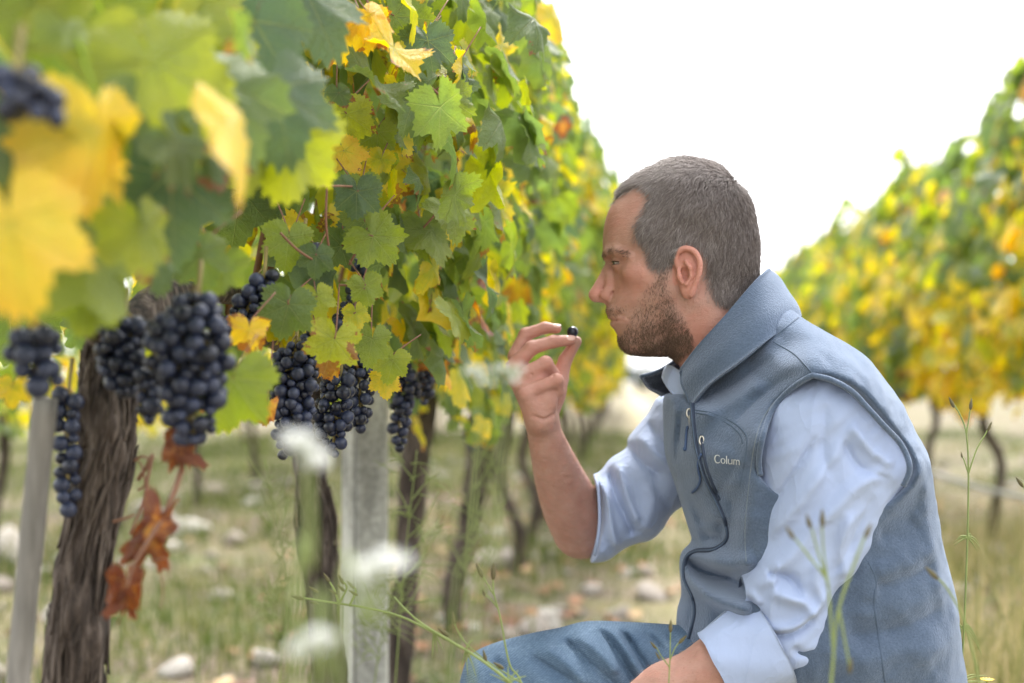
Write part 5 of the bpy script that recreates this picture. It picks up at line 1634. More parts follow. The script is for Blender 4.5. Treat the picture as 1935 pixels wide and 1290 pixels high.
# inside of the near canopy, behind the leaves one can pick apart
for k in range(5):
    n = 330
    t, pos, tp, nr, zz, onf = canopy(n, max(0.42, VT[k] - 0.55), VT[k] + 0.65, LAT_L - 0.07, 1, 0.84, 1.94, 0.24, 0.2)
    okk = np.array([not blocked(p, 0.06) for p in pos])
    hu, sp = hues(zz, 0.2, rg2, n)
    leaf_mass('foliage', (pos - np.array(VL[k].location))[okk], tp[okk], nr[okk], (0.062 * rg2.uniform(0.7, 1.2, n))[okk], hu[okk], sp[okk], VL[k], rg2)
def fill_row(V, T, lat, side, t_from, yellow, per_m, far_per_m, solo, z1=1.93, dep=0.33, z0=0.76, lsz=0.060):
    ks = sorted(T)
    for k in ks:
        if T[k] < t_from:
            continue
        i = ks.index(k)
        a = T[k] - (T[k] - T[ks[i - 1]]) / 2 if i else T[k] - 0.6
        b = T[k] + ((T[ks[i + 1]] - T[k]) / 2 if i + 1 < len(ks) else 1.2)
        a = max(a, t_from - 0.6)
        dens = per_m if T[k] < 14 else far_per_m
        n = int((b - a) * dens)
        t, pos, tp, nr, zz, onf = canopy(n, a, b, lat, side, z0, z1, dep)
        hu, sp = hues(zz, yellow, rg2, n, t)
        sz = lsz * rg2.uniform(0.65, 1.25, n) * (1.0 if T[k] < 14 else 1.4)
        loc = np.array(V[k].location)
        ns = solo if T[k] < 11.8 else 0
        pick = np.where(onf)[0][:ns]
        for q in pick:
            put_leaf(V[k], LEAVES_MID[q % len(LEAVES_MID)], Vector(pos[q]), tp[q], nr[q], sz[q], hu[q], sp[q])
        m = np.ones(n, bool); m[pick] = False
        leaf_mass('foliage', (pos - loc)[m], tp[m], nr[m], sz[m], hu[m], sp[m], V[k], rg2)
fill_row(VL, VT, LAT_L, 1, 5.5, 0.33, 560, 280, 60, 2.02, 0.42)
fill_row(VR, VRT, LAT_R, -1, 4.0, 0.50, 640, 270, 90, 2.05, 0.37, 0.74, 0.072)
fill_row(VLL, VLLT, LAT_LL, 1, 2.0, 0.35, 300, 300, 0, 1.95, 0.4, 0.58)
fill_row(V3, V3T, -5.15, 1, 2.0, 0.35, 200, 200, 0, 1.95, 0.45, 0.5)
# ------------------------------------------------------------------ leaves that the photograph shows one by one
HR = random.Random(4)
def hero(px, py, Y, wpx, tipdeg, hue, spot=0.3, yaw=0.0, pitch=0.0, me=None, vine=None, stalk=True, sx=1.0):
    """leaf whose stalk joins at (px,py); wpx = blade width in photo pixels; tipdeg 0 = hanging down, 90 = to the right;
    yaw / pitch turn the upper face away from the viewer (degrees)"""
    p = P(px, py, Y)
    a = math.radians(tipdeg)
    tip = Vector((math.sin(a), 0.0, -math.cos(a)))
    ya, pi_ = math.radians(yaw), math.radians(pitch)
    nrm = Vector((math.sin(ya) * math.cos(pi_), -math.cos(ya) * math.cos(pi_), math.sin(pi_)))
    tip = tip + Vector((0, -0.25 * math.sin(pi_), 0))
    size = wpx / FPX * Y / 1.72
    k = vine if vine is not None else nearest({q: VT[q] for q in range(5)}, Y)
    v = VL[k]
    o = put_leaf(v, me or LEAVES[HR.randrange(len(LEAVES))], p, tip, nrm, size, hue, spot, sx)
    if stalk and Y > 1.1:
        q = p - tip.normalized() * size * 0.25
        e = p + Vector((HR.uniform(-.03, .03), HR.uniform(.02, .06), HR.uniform(0.02, 0.06))) - tip.normalized() * size * 0.35
        pts = [Vector(x) - v.location for x in spline([p + nrm * 0.0005, q - nrm * 0.004, e], 4)]
        obj('leaf_stalk', MB().add(tube(pts, [0.0008] * len(pts), 5)).mesh('leaf_stalk', M_PETIOLE), v)
    return o
L_ = LEAVES
# nearest, blurred
hero(170, 245, 0.858, 300, -4, 0.76, 0.25, 42, 12, FOLDED[0], 0)
hero(95, 265, 0.880, 250, 8, 0.77, 0.2, -40, 10, FOLDED[1], 0)
hero(20, 420, 0.814, 330, 12, 0.79, 0.2, 20, 14, L_[1], 0)
hero(262, 430, 0.946, 190, 5, 0.50, 0.6, 55, -20, L_[3], 0)
hero(170, 560, 0.990, 150, -10, 0.42, 0.3, 30, 10, L_[4], 0)
hero(290, 120, 0.946, 330, 25, 0.52, 0.1, 25, 8, L_[0], 0)
hero(150, 70, 0.95, 300, -30, 0.52, 0.2, 10, 30, L_[2], 0)
hero(400, 150, 0.990, 330, 40, 0.2, 0.3, 35, 35, L_[5], 0)
hero(520, 170, 1.078, 270, 15, 0.05, 0.4, 20, 40, L_[1], 0)
hero(545, 260, 1.100, 240, -4, 0.54, 0.2, 25, 5, L_[4], 0)
hero(470, 270, 1.078, 170, 0, 0.5, 0.2, 50, 0, L_[3], 0)
hero(385, 265, 1.034, 190, 12, 0.14, 0.9, 30, 40, L_[6], 0)
hero(320, 330, 1.056, 280, 6, 0.04, 0.3, 20, 15, L_[0], 0)
hero(290, 470, 1.122, 160, 20, 0.10, 0.3, 60, 10, L_[1], 0)
hero(10, 20, 0.95, 300, 20, 0.45, 0.6, 20, 30, L_[5], 0)
hero(20, 255, 0.86, 230, -25, 0.15, 0.2, 20, 30, L_[4], 0)
hero(330, 20, 1.100, 330, 10, 0.5, 0.3, 20, 30, L_[2], 0)
hero(480, 40, 1.155, 260, -15, 0.02, 0.3, 30, 30, L_[6], 0)
hero(210, 10, 1.045, 260, -10, 0.44, 0.5, 20, 20, L_[7], 0)
# about the plane of focus
hero(575, -10, 1.24, 255, 32, 0.06, 0.35, 18, 48, L_[1], 1)
hero(682, 40, 1.48, 150, 2, 0.80, 0.8, 15, 15, CRUMPLED[0], 1)
hero(700, 30, 1.46, 110, 30, 0.84, 0.7, -10, 35, CRUMPLED[1], 1)
hero(808, 78, 1.56, 118, 10, 0.05, 0.2, 10, 46, L_[4], 2)
hero(792, 95, 1.60, 120, -20, 0.36, 0.2, 20, 0, L_[0], 2)
hero(846, 182, 1.60, 118, 4, 0.37, 0.3, 12, 2, L_[7], 2)
hero(872, 130, 1.62, 80, 8, 0.08, 0.3, 60, 30, L_[3], 2)
hero(745, 30, 1.62, 150, 40, 0.34, 0.2, 12, 5, L_[5], 2)
hero(640, 175, 1.48, 62, 20, 0.10, 0.8, 20, 40, L_[6], 1)
hero(655, 215, 1.56, 120, 5, 0.55, 0.6, 12, 0, L_[2], 1)
hero(650, 285, 1.55, 90, 30, 0.80, 0.5, 20, 10, L_[6], 1)
hero(715, 250, 1.62, 85, -5, 0.45, 0.4, 15, 5, L_[0], 2)
hero(720, 300, 1.60, 60, -20, 0.66, 0.6, 20, 10, L_[4], 2)
hero(752, 255, 1.66, 80, 30, 0.68, 0.6, 30, 0, L_[3], 2)
hero(674, 362, 1.50, 104, 0, 0.04, 0.45, 10, 46, L_[4], 1)
hero(688, 350, 1.54, 80, 10, 0.36, 0.2, 15, 0, L_[0], 1)
hero(705, 446, 1.52, 125, 40, 0.37, 0.2, 10, 0, L_[5], 1)
hero(690, 420, 1.60, 110, 10, 0.30, 0.3, 30, 10, L_[2], 1)
hero(800, 430, 1.75, 110, 15, 0.32, 0.4, 25, 10, L_[1], 2)
hero(598, 482, 1.46, 76, -4, 0.10, 0.3, 15, 36, L_[2], 1)
hero(545, 450, 1.46, 110, -5, 0.35, 0.3, 20, 0, L_[0], 1)
hero(560, 440, 1.50, 60, 20, 0.74, 0.3, 20, 0, L_[3], 1)
hero(690, 540, 1.50, 76, 12, 0.40, 0.4, 15, 5, L_[4], 1)
hero(672, 590, 1.54, 60, 10, 0.62, 0.4, 20, 5, L_[6], 1)
hero(545, 575, 1.42, 118, -15, 0.20, 0.25, 12, 8, L_[2], 1)
hero(600, 560, 1.46, 80, 15, 0.52, 0.3, 20, 8, L_[1], 1)
hero(632, 640, 1.44, 122, -14, 0.60, 0.95, 15, 0, L_[7], 1)
hero(470, 622, 1.34, 92, -5, 0.83, 0.95, 18, 5, CRUMPLED[2], 1)
hero(702, 640, 1.58, 96, -8, 0.37, 0.3, 25, 0, L_[3], 1)
hero(742, 680, 1.62, 80, -12, 0.46, 0.5, 15, 0, L_[0], 2)
hero(728, 715, 1.66, 70, 0, 0.72, 0.6, 20, 0, L_[6], 2)
hero(645, 465, 1.60, 90, -30, 0.16, 0.2, 35, 20, L_[5], 1)
hero(380, 480, 1.16, 130, 15, 0.24, 0.3, 20, 10, L_[1], 1)
hero(420, 500, 1.22, 110, -10, 0.30, 0.3, 15, 0, L_[4], 1)
hero(440, 715, 1.18, 190, -18, 0.39, 0.15, 10, 4, L_[2], 1)
hero(382, 500, 1.20, 50, 0, 0.97, 0.5, 10, 10, DRY[0], 1, False)
hero(505, 770, 1.40, 70, -10, 0.93, 0.6, 20, 10, CRUMPLED[1], 1)
hero(620, 690, 1.60, 60, 0, 0.90, 0.6, 10, 0, CRUMPLED[2], 1)
hero(820, 690, 2.1, 80, 0, 0.94, 0.7, 10, 0, CRUMPLED[0], 2)
hero(848, 640, 2.2, 80, 0, 0.80, 0.6, 10, 0, L_[1], 2)
hero(800, 660, 2.1, 70, 0, 0.38, 0.3, 20, 0, L_[4], 2)
hero(25, 730, 1.25, 70, -5, 0.74, 0.4, 10, 10, L_[3], 1)
hero(500, 330, 1.62, 190, 5, 0.12, 0.2, 15, 10, L_[4], 1, False)
hero(455, 360, 1.6, 180, -8, 0.2, 0.2, 15, 10, L_[0], 1, False)
hero(15, 560, 1.5, 220, 5, 0.2, 0.2, 15, 10, L_[0], 1, False)
# the withered shoot with rust-red leaves below the big bunch
sh = [P(*p) for p in [(350, 838, 1.17), (342, 890, 1.16), (325, 940, 1.15), (303, 985, 1.14), (275, 1030, 1.13), (250, 1075, 1.13), (240, 1110, 1.13)]]
v1 = VL[1]
obj('withered_shoot', MB().add(tube([Vector(p) - v1.location for p in spline([tuple(p) for p in sh], 4)], list(np.linspace(0.0028, 0.0012, 25)), 6)).mesh('withered_shoot', M_CANE), v1)
for px, py, wp, td, yw in [(343, 835, 82, -8, 20), (330, 850, 60, 12, -30), (300, 985, 92, -22, 25), (282, 1000, 85, -32, -20), (262, 1030, 70, -40, 10), (240, 1100, 86, 4, 25), (232, 1110, 70, -8, -30), (236, 1130, 60, 6, 60)]:
    hero(px, py, 1.14, wp * 1.35, td, HR.uniform(0.97, 1.06), 0.3, yw, 8, DRY[HR.randrange(3)], 1, False, 0.72)
# tendrils and old canes by the trunk
for pl, r in [([(262, 905, 1.27), (278, 880, 1.25), (288, 860, 1.24), (280, 900, 1.24), (270, 950, 1.24), (245, 1010, 1.24)], 0.0022), ([(215, 985, 1.27), (240, 978, 1.25), (255, 972, 1.25)], 0.0018), ([(255, 870, 1.27), (270, 862, 1.25), (285, 875, 1.25), (276, 905, 1.25)], 0.0015),
              ([(262, 925, 1.26), (274, 915, 1.25), (268, 880, 1.25), (258, 868, 1.26)], 0.0013), ([(285, 1060, 1.13), (310, 1055, 1.12), (322, 1065, 1.12), (318, 1090, 1.12)], 0.0007), ([(305, 1080, 1.12), (308, 1120, 1.12), (303, 1150, 1.12)], 0.0007)]:
    q = spline([tuple(P(*p)) for p in pl], 5)
    obj('tendril', MB().add(tube([Vector(p) - v1.location for p in q], list(np.linspace(r, r * 0.5, len(q))), 5)).mesh('tendril', M_CANE), v1)
# reddish canes among the leaves in focus
for pl, k in [([(745, 95, 1.55), (775, 125, 1.55), (815, 165, 1.57), (848, 195, 1.58)], 2), ([(690, -10, 1.5), (702, 25, 1.5), (715, 60, 1.52)], 1), ([(760, 195, 1.60), (805, 182, 1.6), (850, 150, 1.6)], 2), ([(618, 350, 1.46), (616, 420, 1.46), (622, 470, 1.47)], 1), ([(800, 430, 1.72), (830, 395, 1.72), (850, 360, 1.74)], 2),
              ([(600, 352, 1.42), (640, 351, 1.46), (665, 352, 1.5)], 1), ([(640, 538, 1.5), (665, 540, 1.5), (690, 545, 1.5)], 1), ([(660, 500, 1.56), (680, 465, 1.56), (705, 450, 1.54)], 1), ([(575, 600, 1.45), (600, 625, 1.45), (632, 640, 1.45)], 1), ([(530, 440, 1.42), (560, 470, 1.44), (590, 490, 1.46)], 1),
              ([(110, 155, 0.98), (180, 150, 0.98), (240, 148, 1.0)], 0)]:
    q = spline([tuple(P(*p)) for p in pl], 5)
    obj('cane', MB().add(tube([Vector(p) - VL[k].location for p in q], 0.0013, 6)).mesh('cane', M_PETIOLE if HR.random() < 0.7 else M_CANE), VL[k])

# ------------------------------------------------------------------ bunches of grapes
GRAPE_ME = []
for k in range(3):
    a, b = uv_sphere(1.0, 18, 12)
    a = [(x * (1 + 0.03 * math.sin(3 * z + k)), y * (1 + 0.03 * math.cos(2 * x + k)), z * 1.05) for x, y, z in a]
    GRAPE_ME.append(new_mesh('grape', a, b, True, [M_GRAPE]))
GRAPE_LOW = [new_mesh('grape', *uv_sphere(1.0, 12, 8), True, [M_GRAPE])]
def bunch(k, Y, shape, rad, n, seed, low=False, label=None):
    """shape: list of (px, py, half width px) down the bunch; rad: grape radius in metres"""
    rng = random.Random(seed)
    v = VL[k]
    sh_ = [(P(x, y, Y), w / FPX * Y) for x, y, w in shape]
    zs = [s[0].z for s in sh_][::-1]
    top_ = sh_[0][0]
    pts = [Vector(s[0]) - v.location for s in sh_]
    pts = [pts[0] + Vector((0, 0.01, 0.03))] + pts
    mb = MB().add(tube(pts, [0.0022] + [0.0018] * (len(pts) - 1), 6))
    placed = []
    tries = 0
    while len(placed) < n and tries < n * 260:
        tries += 1
        z = rng.uniform(zs[0], zs[-1])
        cx = np.interp(z, zs, [s[0].x for s in sh_][::-1]); cy = np.interp(z, zs, [s[0].y for s in sh_][::-1]); w = np.interp(z, zs, [s[1] for s in sh_][::-1])
        a = rng.uniform(0, 6.283); q = w * math.sqrt(rng.random())
        if rng.random() < 0.75:
            q = max(q, w * 0.75)
        r = rad * rng.choice([0.62, 0.8, 0.9, 0.97, 1.0, 1.05, 1.14])
        c = Vector((cx + math.cos(a) * q, cy + math.sin(a) * q * 0.85, z))
        if all((c - p).length > (r + s) * 0.83 for p, s in placed):
            placed.append((c, r))
    for c, r in placed[::2]:
        ax = Vector((np.interp(c.z, zs, [s[0].x for s in sh_][::-1]), np.interp(c.z, zs, [s[0].y for s in sh_][::-1]), c.z + 0.012))
        mb.add(tube([ax - v.location, (ax * 0.4 + c * 0.6) + Vector((0, 0, 0.003)) - v.location, c - v.location], 0.0007, 4, False))
    b = obj('grape_bunch', mb.mesh('grape_bunch', M_STALK), v)
    if label:
        b['label'] = label
    for c, r in placed:
        g = obj('grape', rng.choice(GRAPE_LOW if low else GRAPE_ME), b)
        g.location = c - v.location
        g.rotation_euler = (rng.uniform(0, 6), rng.uniform(0, 6), rng.uniform(0, 6))
        g.scale = (r, r, r)
bunch(1, 1.14, [(375, 560, 30), (360, 610, 70), (358, 670, 78), (365, 720, 66), (360, 770, 50), (365, 810, 36), (360, 838, 16)], 0.0070, 128, 1)
bunch(1, 1.20, [(235, 610, 36), (228, 660, 46), (232, 700, 42), (230, 740, 22)], 0.0075, 54, 2)
bunch(1, 1.26, [(130, 740, 16), (128, 790, 18), (128, 840, 16), (128, 890, 15), (128, 940, 14), (130, 972, 6)], 0.0074, 34, 3)
bunch(1, 1.18, [(288, 700, 20), (284, 745, 20), (285, 780, 22), (288, 795, 8)], 0.0072, 14, 4)
bunch(0, 1.06, [(70, 630, 46), (60, 680, 42), (80, 715, 30), (88, 738, 14)], 0.0082, 26, 5, True)
bunch(0, 0.80, [(30, 140, 34), (58, 185, 58), (70, 225, 48)], 0.0080, 16, 6, True)
bunch(1, 1.50, [(560, 650, 22), (555, 690, 46), (550, 740, 47), (552, 780, 40), (555, 815, 34), (545, 860, 14)], 0.0070, 100, 7)
bunch(1, 1.52, [(600, 620, 16), (592, 650, 24), (600, 700, 22)], 0.0075, 22, 8)
bunch(2, 1.66, [(645, 700, 26), (630, 750, 34), (628, 800, 34), (632, 840, 20), (632, 858, 8)], 0.0075, 50, 9)
bunch(2, 1.74, [(672, 680, 24), (680, 720, 28), (680, 770, 24), (676, 815, 12)], 0.0075, 38, 10)
bunch(1, 1.44, [(500, 520, 16), (490, 545, 24), (470, 580, 26), (455, 610, 24)], 0.0078, 26, 11)
bunch(2, 1.72, [(686, 500, 22), (688, 530, 20), (660, 590, 24), (640, 620, 20)], 0.0075, 26, 12, True)
bunch(1, 1.50, [(575, 465, 26), (590, 480, 18)], 0.0075, 6, 13)
bunch(2, 2.0, [(762, 690, 14), (770, 730, 24), (755, 790, 16), (752, 835, 12), (750, 848, 6)], 0.0078, 40, 14, True)
bunch(3, 2.6, [(850, 660, 20), (845, 690, 22), (850, 715, 12)], 0.0078, 20, 15, True)
bunch(2, 2.1, [(800, 700, 16), (795, 740, 18), (800, 760, 8)], 0.0078, 14, 16, True)
bunch(3, 3.2, [(890, 790, 22), (892, 830, 18), (890, 850, 8)], 0.0085, 14, 17, True)
# ------------------------------------------------------------------ stake, concrete post, hose, wires
def stake_material():
    t = NT('weathered_stake')
    co = t.coord()
    n = t.noise(60, 5, 0.65, t.mapping(co, (1, 1, 0.06))); n2 = t.noise(5, 3, 0.6, co)
    c = t.ramp(t.math('ADD', t.math('MULTIPLY', n, 0.7), t.math('MULTIPLY', n2, 0.3)), [(0.32, (0.065, 0.06, 0.053)), (0.5, (0.155, 0.147, 0.133)), (0.7, (0.28, 0.265, 0.245))])
    return t.done(t.principled(Base_Color=c, Roughness=0.75, Normal=t.bump(n, 0.5, 0.004)).outputs[0])
a, b = P(86, 752, 1.16), P(30, 1330, 1.18)
d = (b - a).normalized()
zlen = a.z / -d.z
st_o = empty('vine_stake', (0, 0, 0), label='weathered grey cane stake slanting beside the thick trunk at far left', category='stake')
foot = a + d * zlen
st_o.location = (foot.x, foot.y, 0)
pts, rr = [], []
L = zlen + 0.04
for i in range(61):
    s = i / 60 * L
    node = min(abs((s - 0.068) % 0.31), abs(0.31 - (s - 0.068) % 0.31))
    pts.append(a + d * s - Vector(st_o.location)); rr.append(0.0099 + 0.0012 * math.exp(-(node / 0.004) ** 2) + 0.0004 * math.sin(i))
obj('stake_pole', MB().add(tube(pts, rr, 16)).mesh('stake_pole', stake_material()), st_o)
def concrete_material():
    t = NT('pale_concrete')
    co = t.coord()
    n = t.noise(7, 5, 0.65, t.mapping(co, (1, 1, 0.3))); f = t.noise(90, 3, 0.6, co)
    c = t.ramp(t.math('ADD', t.math('MULTIPLY', n, 0.75), t.math('MULTIPLY', f, 0.25)), [(0.36, (0.17, 0.17, 0.155)), (0.5, (0.39, 0.395, 0.36)), (0.66, (0.57, 0.575, 0.53))])
    return t.done(t.principled(Base_Color=c, Roughness=0.9, Normal=t.bump(f, 0.35, 0.004)).outputs[0])
pb = P(690, 900, 2.62)
po = empty('concrete_post', (pb.x, pb.y, 0), label='pale concrete trellis post standing between the twisted trunks', category='post')
bm = bmesh.new()
w0, w1, hh = 0.037, 0.034, 1.75
ring = []
sec = [(-1, -0.7), (-0.7, -1), (0.7, -1), (1, -0.7), (1, 0.7), (0.7, 1), (-0.7, 1), (-1, 0.7)]
for i in range(19):
    z = -0.05 + (hh + 0.05) * i / 18
    ww = w0 + (w1 - w0) * i / 18
    ring.append([bm.verts.new((x * ww + 0.0008 * math.sin(7 * i + x), y * ww, z)) for x, y in sec])
for r0, r1 in zip(ring[:-1], ring[1:]):
    for j in range(8):
        bm.faces.new((r0[j], r0[(j + 1) % 8], r1[(j + 1) % 8], r1[j]))
bm.faces.new(ring[-1])
me = bpy.data.meshes.new('post_shaft'); bm.to_mesh(me); bm.free(); me.materials.append(concrete_material())
sh_o = obj('post_shaft', me, po)
sh_o.rotation_euler = (0, 0, math.radians(28))
M_WIRE = plain_material('grey_wire', (0.16, 0.16, 0.155), 0.5, 0.6, 0.2, 80)
mb = MB().add(tube([Vector((-0.012, -0.054, 0.02)), Vector((-0.013, -0.0545, 0.4)), Vector((-0.011, -0.053, 0.8)), Vector((-0.012, -0.05, 1.2))], 0.0022, 6))
obj('tie_wire', mb.mesh('tie_wire', M_WIRE), po)
def strand(name, t0, t1, lat, z, r, mat, label, cat, sag=0.02, n=60):
    p = [row_pt(t0 + (t1 - t0) * i / n, lat, z - sag * abs(math.sin(i / n * math.pi * (t1 - t0) / 3))) for i in range(n + 1)]
    o = obj(name, MB().add(tube(p, r, 6)).mesh(name, mat), None, label, cat)
    return o
M_HOSE = plain_material('grey_hose', (0.36, 0.375, 0.39), 0.5, 0, 0.15, 30)
strand('irrigation_hose', 3.2, 30, LAT_R - 0.06, 0.315, 0.015, M_HOSE, 'pale grey irrigation hose stretched low along the right row', 'hose')
strand('trellis_wire', 0.2, 40, LAT_L, 0.90, 0.0014, M_WIRE, 'thin steel wire along the left row that carries the arms of the vines', 'wire', 0.006)
strand('trellis_wire', 3.2, 40, LAT_R, 0.92, 0.0014, M_WIRE, 'thin steel wire inside the leaves of the right row', 'wire', 0.006)

# ------------------------------------------------------------------ weeds in front and beside the man
M_WSTEM = plain_material('weed_stem', (0.20, 0.25, 0.075), 0.7, 0, 0.3, 60)
M_WBUD = plain_material('weed_bud', (0.10, 0.085, 0.035), 0.8, 0, 0.5, 200)
M_PETAL = plain_material('white_petal', (0.78, 0.79, 0.76), 0.7, 0, 0.06, 80)
M_YELLOWP = plain_material('yellow_petal', (0.75, 0.52, 0.02), 0.6, 0, 0.1, 80)
WR = random.Random(31)
def weed(name, label, stems, buds, cat='weed', leaves=(), stem_r=0.0014, mat=None):
    """stems: polylines of (px,py,Y); buds: (px,py,Y,length px,angle deg)"""
    p0 = P(*stems[0][0])
    o = empty(name, (p0.x, p0.y, 0), label=label, category=cat)
    loc = o.location
    first = [Vector((p0.x + WR.uniform(-.02, .02), p0.y, -0.01)), Vector((p0.x, p0.y, max(0.0, p0.z * 0.5)))] if p0.z > 0.03 else []
    for i, pl in enumerate(stems):
        pts = ([tuple(q) for q in first] if i == 0 else []) + [tuple(P(*q)) for q in pl]
        q = spline(pts, 5)
        r = stem_r * (1.0 if i == 0 else 0.7)
        obj('stem', MB().add(tube([Vector(x) - loc for x in q], list(np.linspace(r, r * 0.6, len(q))), 6)).mesh('stem', mat or M_WSTEM), o)
    for px, py, Y, ln, ang in buds:
        c = P(px, py, Y); Lb = ln / FPX * Y; a = math.radians(ang)
        ax = Vector((math.sin(a), 0.05, math.cos(a)))
        prof = [(0.0, 0.10), (0.12, 0.20), (0.35, 0.26), (0.6, 0.20), (0.85, 0.11), (1.0, 0.03)]
        obj('bud', MB().add(tube([c + ax * (s - 0.1) * Lb - loc for s, _ in prof], [w * Lb * 0.62 for _, w in prof], 8)).mesh('bud', M_WBUD), o)
    for px, py, Y, ln, ang, cv in leaves:
        c = P(px, py, Y); Lb = ln / FPX * Y; a = math.radians(ang)
        pts = []
        for s in np.linspace(0, 1, 7):
            pts.append(c + Vector((math.sin(a) * s, 0.1 * s, math.cos(a) * s - cv * s * s)) * Lb - loc)
        obj('leaf', MB().add(tube(pts, list(np.linspace(0.0011, 0.0003, 7)), 4)).mesh('leaf', mat or M_WSTEM), o)
    return o
# tall stalk right of the man
weed('tall_weed', 'slender green weed with pointed brown buds standing right of the man\'s back', [[(1815, 1330, 1.66), (1822, 1180, 1.66), (1828, 1020, 1.66), (1830, 890, 1.66), (1826, 820, 1.66), (1815, 785, 1.66), (1803, 765, 1.66)], [(1826, 820, 1.66), (1831, 790, 1.66), (1834, 768, 1.66)], [(1830, 895, 1.66), (1845, 850, 1.66), (1862, 820, 1.66), (1868, 808, 1.66)], [(1830, 895, 1.66), (1822, 870, 1.66), (1818, 862, 1.66)]],
     [(1802, 768, 1.66, 22, -25), (1834, 772, 1.66, 22, 6), (1867, 813, 1.66, 20, 25), (1818, 864, 1.66, 12, -10)], 'weed',
     [(1828, 1015, 1.66, 26, a, c) for a, c in ((-110, .3), (-80, .6), (-50, .9), (20, .9), (60, 1.0), (95, .8), (130, .4))] + [(1818, 1185, 1.66, 40, a, c) for a, c in ((-150, .4), (-170, .2), (60, 1.4), (80, 1.6), (40, 1.2), (120, .6), (-40, .9))] + [(1815, 1290, 1.66, 60, a, c) for a, c in ((60, .3), (80, .2), (40, .6), (-30, .4), (95, .1))])
weed('bud_weed', 'thin weed with dark bud tips cut by the right edge of the photo', [[(1950, 1200, 1.6), (1948, 1050, 1.6), (1942, 950, 1.6), (1932, 912, 1.6)]], [(1932, 918, 1.6, 24, -35)])
weed('bud_weed', 'blurred weed with three bud tips in front of the pale blue sleeve', [[(1566, 1420, 1.12), (1575, 1240, 1.12), (1585, 1150, 1.12), (1620, 1050, 1.12), (1636, 1010, 1.12)], [(1575, 1240, 1.12), (1566, 1120, 1.14), (1556, 1040, 1.14), (1553, 985, 1.14)], [(1566, 1110, 1.14), (1545, 1040, 1.14), (1531, 990, 1.14)], [(1560, 1090, 1.14), (1520, 1040, 1.14), (1498, 1012, 1.14)], [(1585, 1150, 1.12), (1600, 1230, 1.12), (1605, 1260, 1.12)]],
     [(1554, 992, 1.14, 34, 0), (1531, 996, 1.14, 30, -15), (1499, 1016, 1.14, 30, -32), (1636, 1014, 1.12, 32, 22), (1605, 1270, 1.12, 30, 8)], stem_r=0.0016)
weed('bud_weed', 'small blurred weed bud leaning against the vest below the shoulder blade', [[(1860, 1400, 1.25), (1830, 1200, 1.25), (1795, 1120, 1.25), (1768, 1088, 1.25)]], [(1770, 1092, 1.25, 34, -45)])
# the slanting stalk before his knee
weed('slanting_stalk', 'long slanting green seed stalk reaching left from the man\'s knee', [[(1040, 1400, 1.36), (985, 1312, 1.38), (930, 1262, 1.38), (880, 1228, 1.40), (820, 1195, 1.42), (760, 1166, 1.44), (700, 1150, 1.46), (640, 1140, 1.48), (575, 1130, 1.5)], [(880, 1228, 1.4), (800, 1180, 1.42), (765, 1150, 1.43), (745, 1128, 1.44)], [(640, 1140, 1.48), (655, 1112, 1.48), (648, 1098, 1.48)], [(660, 1145, 1.47), (672, 1118, 1.47), (668, 1108, 1.47)], [(640, 1140, 1.48), (632, 1115, 1.48), (620, 1095, 1.48)]],
     [(572, 1131, 1.5, 26, -78), (600, 1118, 1.5, 22, -60), (622, 1098, 1.48, 22, -35), (648, 1102, 1.48, 22, -30), (668, 1110, 1.47, 20, -45), (636, 1122, 1.48, 20, -60), (650, 1116, 1.48, 20, -50), (674, 1124, 1.47, 20, -60), (600, 1140, 1.5, 18, -80)], 'weed',
     [(880, 1228, 1.4, 40, a, c) for a, c in ((175, .2), (195, .2), (150, .4), (20, .5))] + [(820, 1195, 1.42, 36, a, c) for a, c in ((170, .1), (185, .3), (150, .1))] + [(960, 1290, 1.38, 40, a, c) for a, c in ((0, .2), (30, .3), (-30, .3), (60, .2), (-60, .1))], 0.0019)
weed('bud_weed', 'dark upright weed with bud tips rising in front of the jeans knee', [[(1010, 1400, 1.40), (985, 1290, 1.42), (965, 1260, 1.42), (955, 1220, 1.42), (945, 1165, 1.42), (933, 1120, 1.42), (932, 1090, 1.42)], [(934, 1125, 1.42), (922, 1105, 1.42), (911, 1085, 1.42)], [(940, 1148, 1.42), (926, 1130, 1.42), (916, 1124, 1.42)], [(985, 1290, 1.42), (940, 1262, 1.42), (915, 1245, 1.42), (880, 1215, 1.42), (862, 1185, 1.42), (858, 1168, 1.42)]],
     [(932, 1092, 1.42, 32, 2), (911, 1088, 1.42, 30, -25), (916, 1125, 1.42, 14, -20), (858, 1176, 1.42, 24, -6), (846, 1200, 1.42, 26, -55), (918, 1248, 1.42, 24, -14), (950, 1262, 1.42, 24, -60)], stem_r=0.0013)
weed('bud_weed', 'little weed with three dark buds in front of the vest hem', [[(1262, 1400, 1.45), (1264, 1290, 1.45), (1266, 1240, 1.45), (1267, 1190, 1.45)], [(1265, 1260, 1.45), (1250, 1240, 1.45), (1240, 1222, 1.45)], [(1265, 1250, 1.45), (1275, 1225, 1.45), (1286, 1210, 1.45)]],
     [(1267, 1192, 1.45, 24, 2), (1239, 1224, 1.45, 18, -40), (1284, 1214, 1.45, 22, 45), (1246, 1244, 1.45, 16, -30)], stem_r=0.0010)
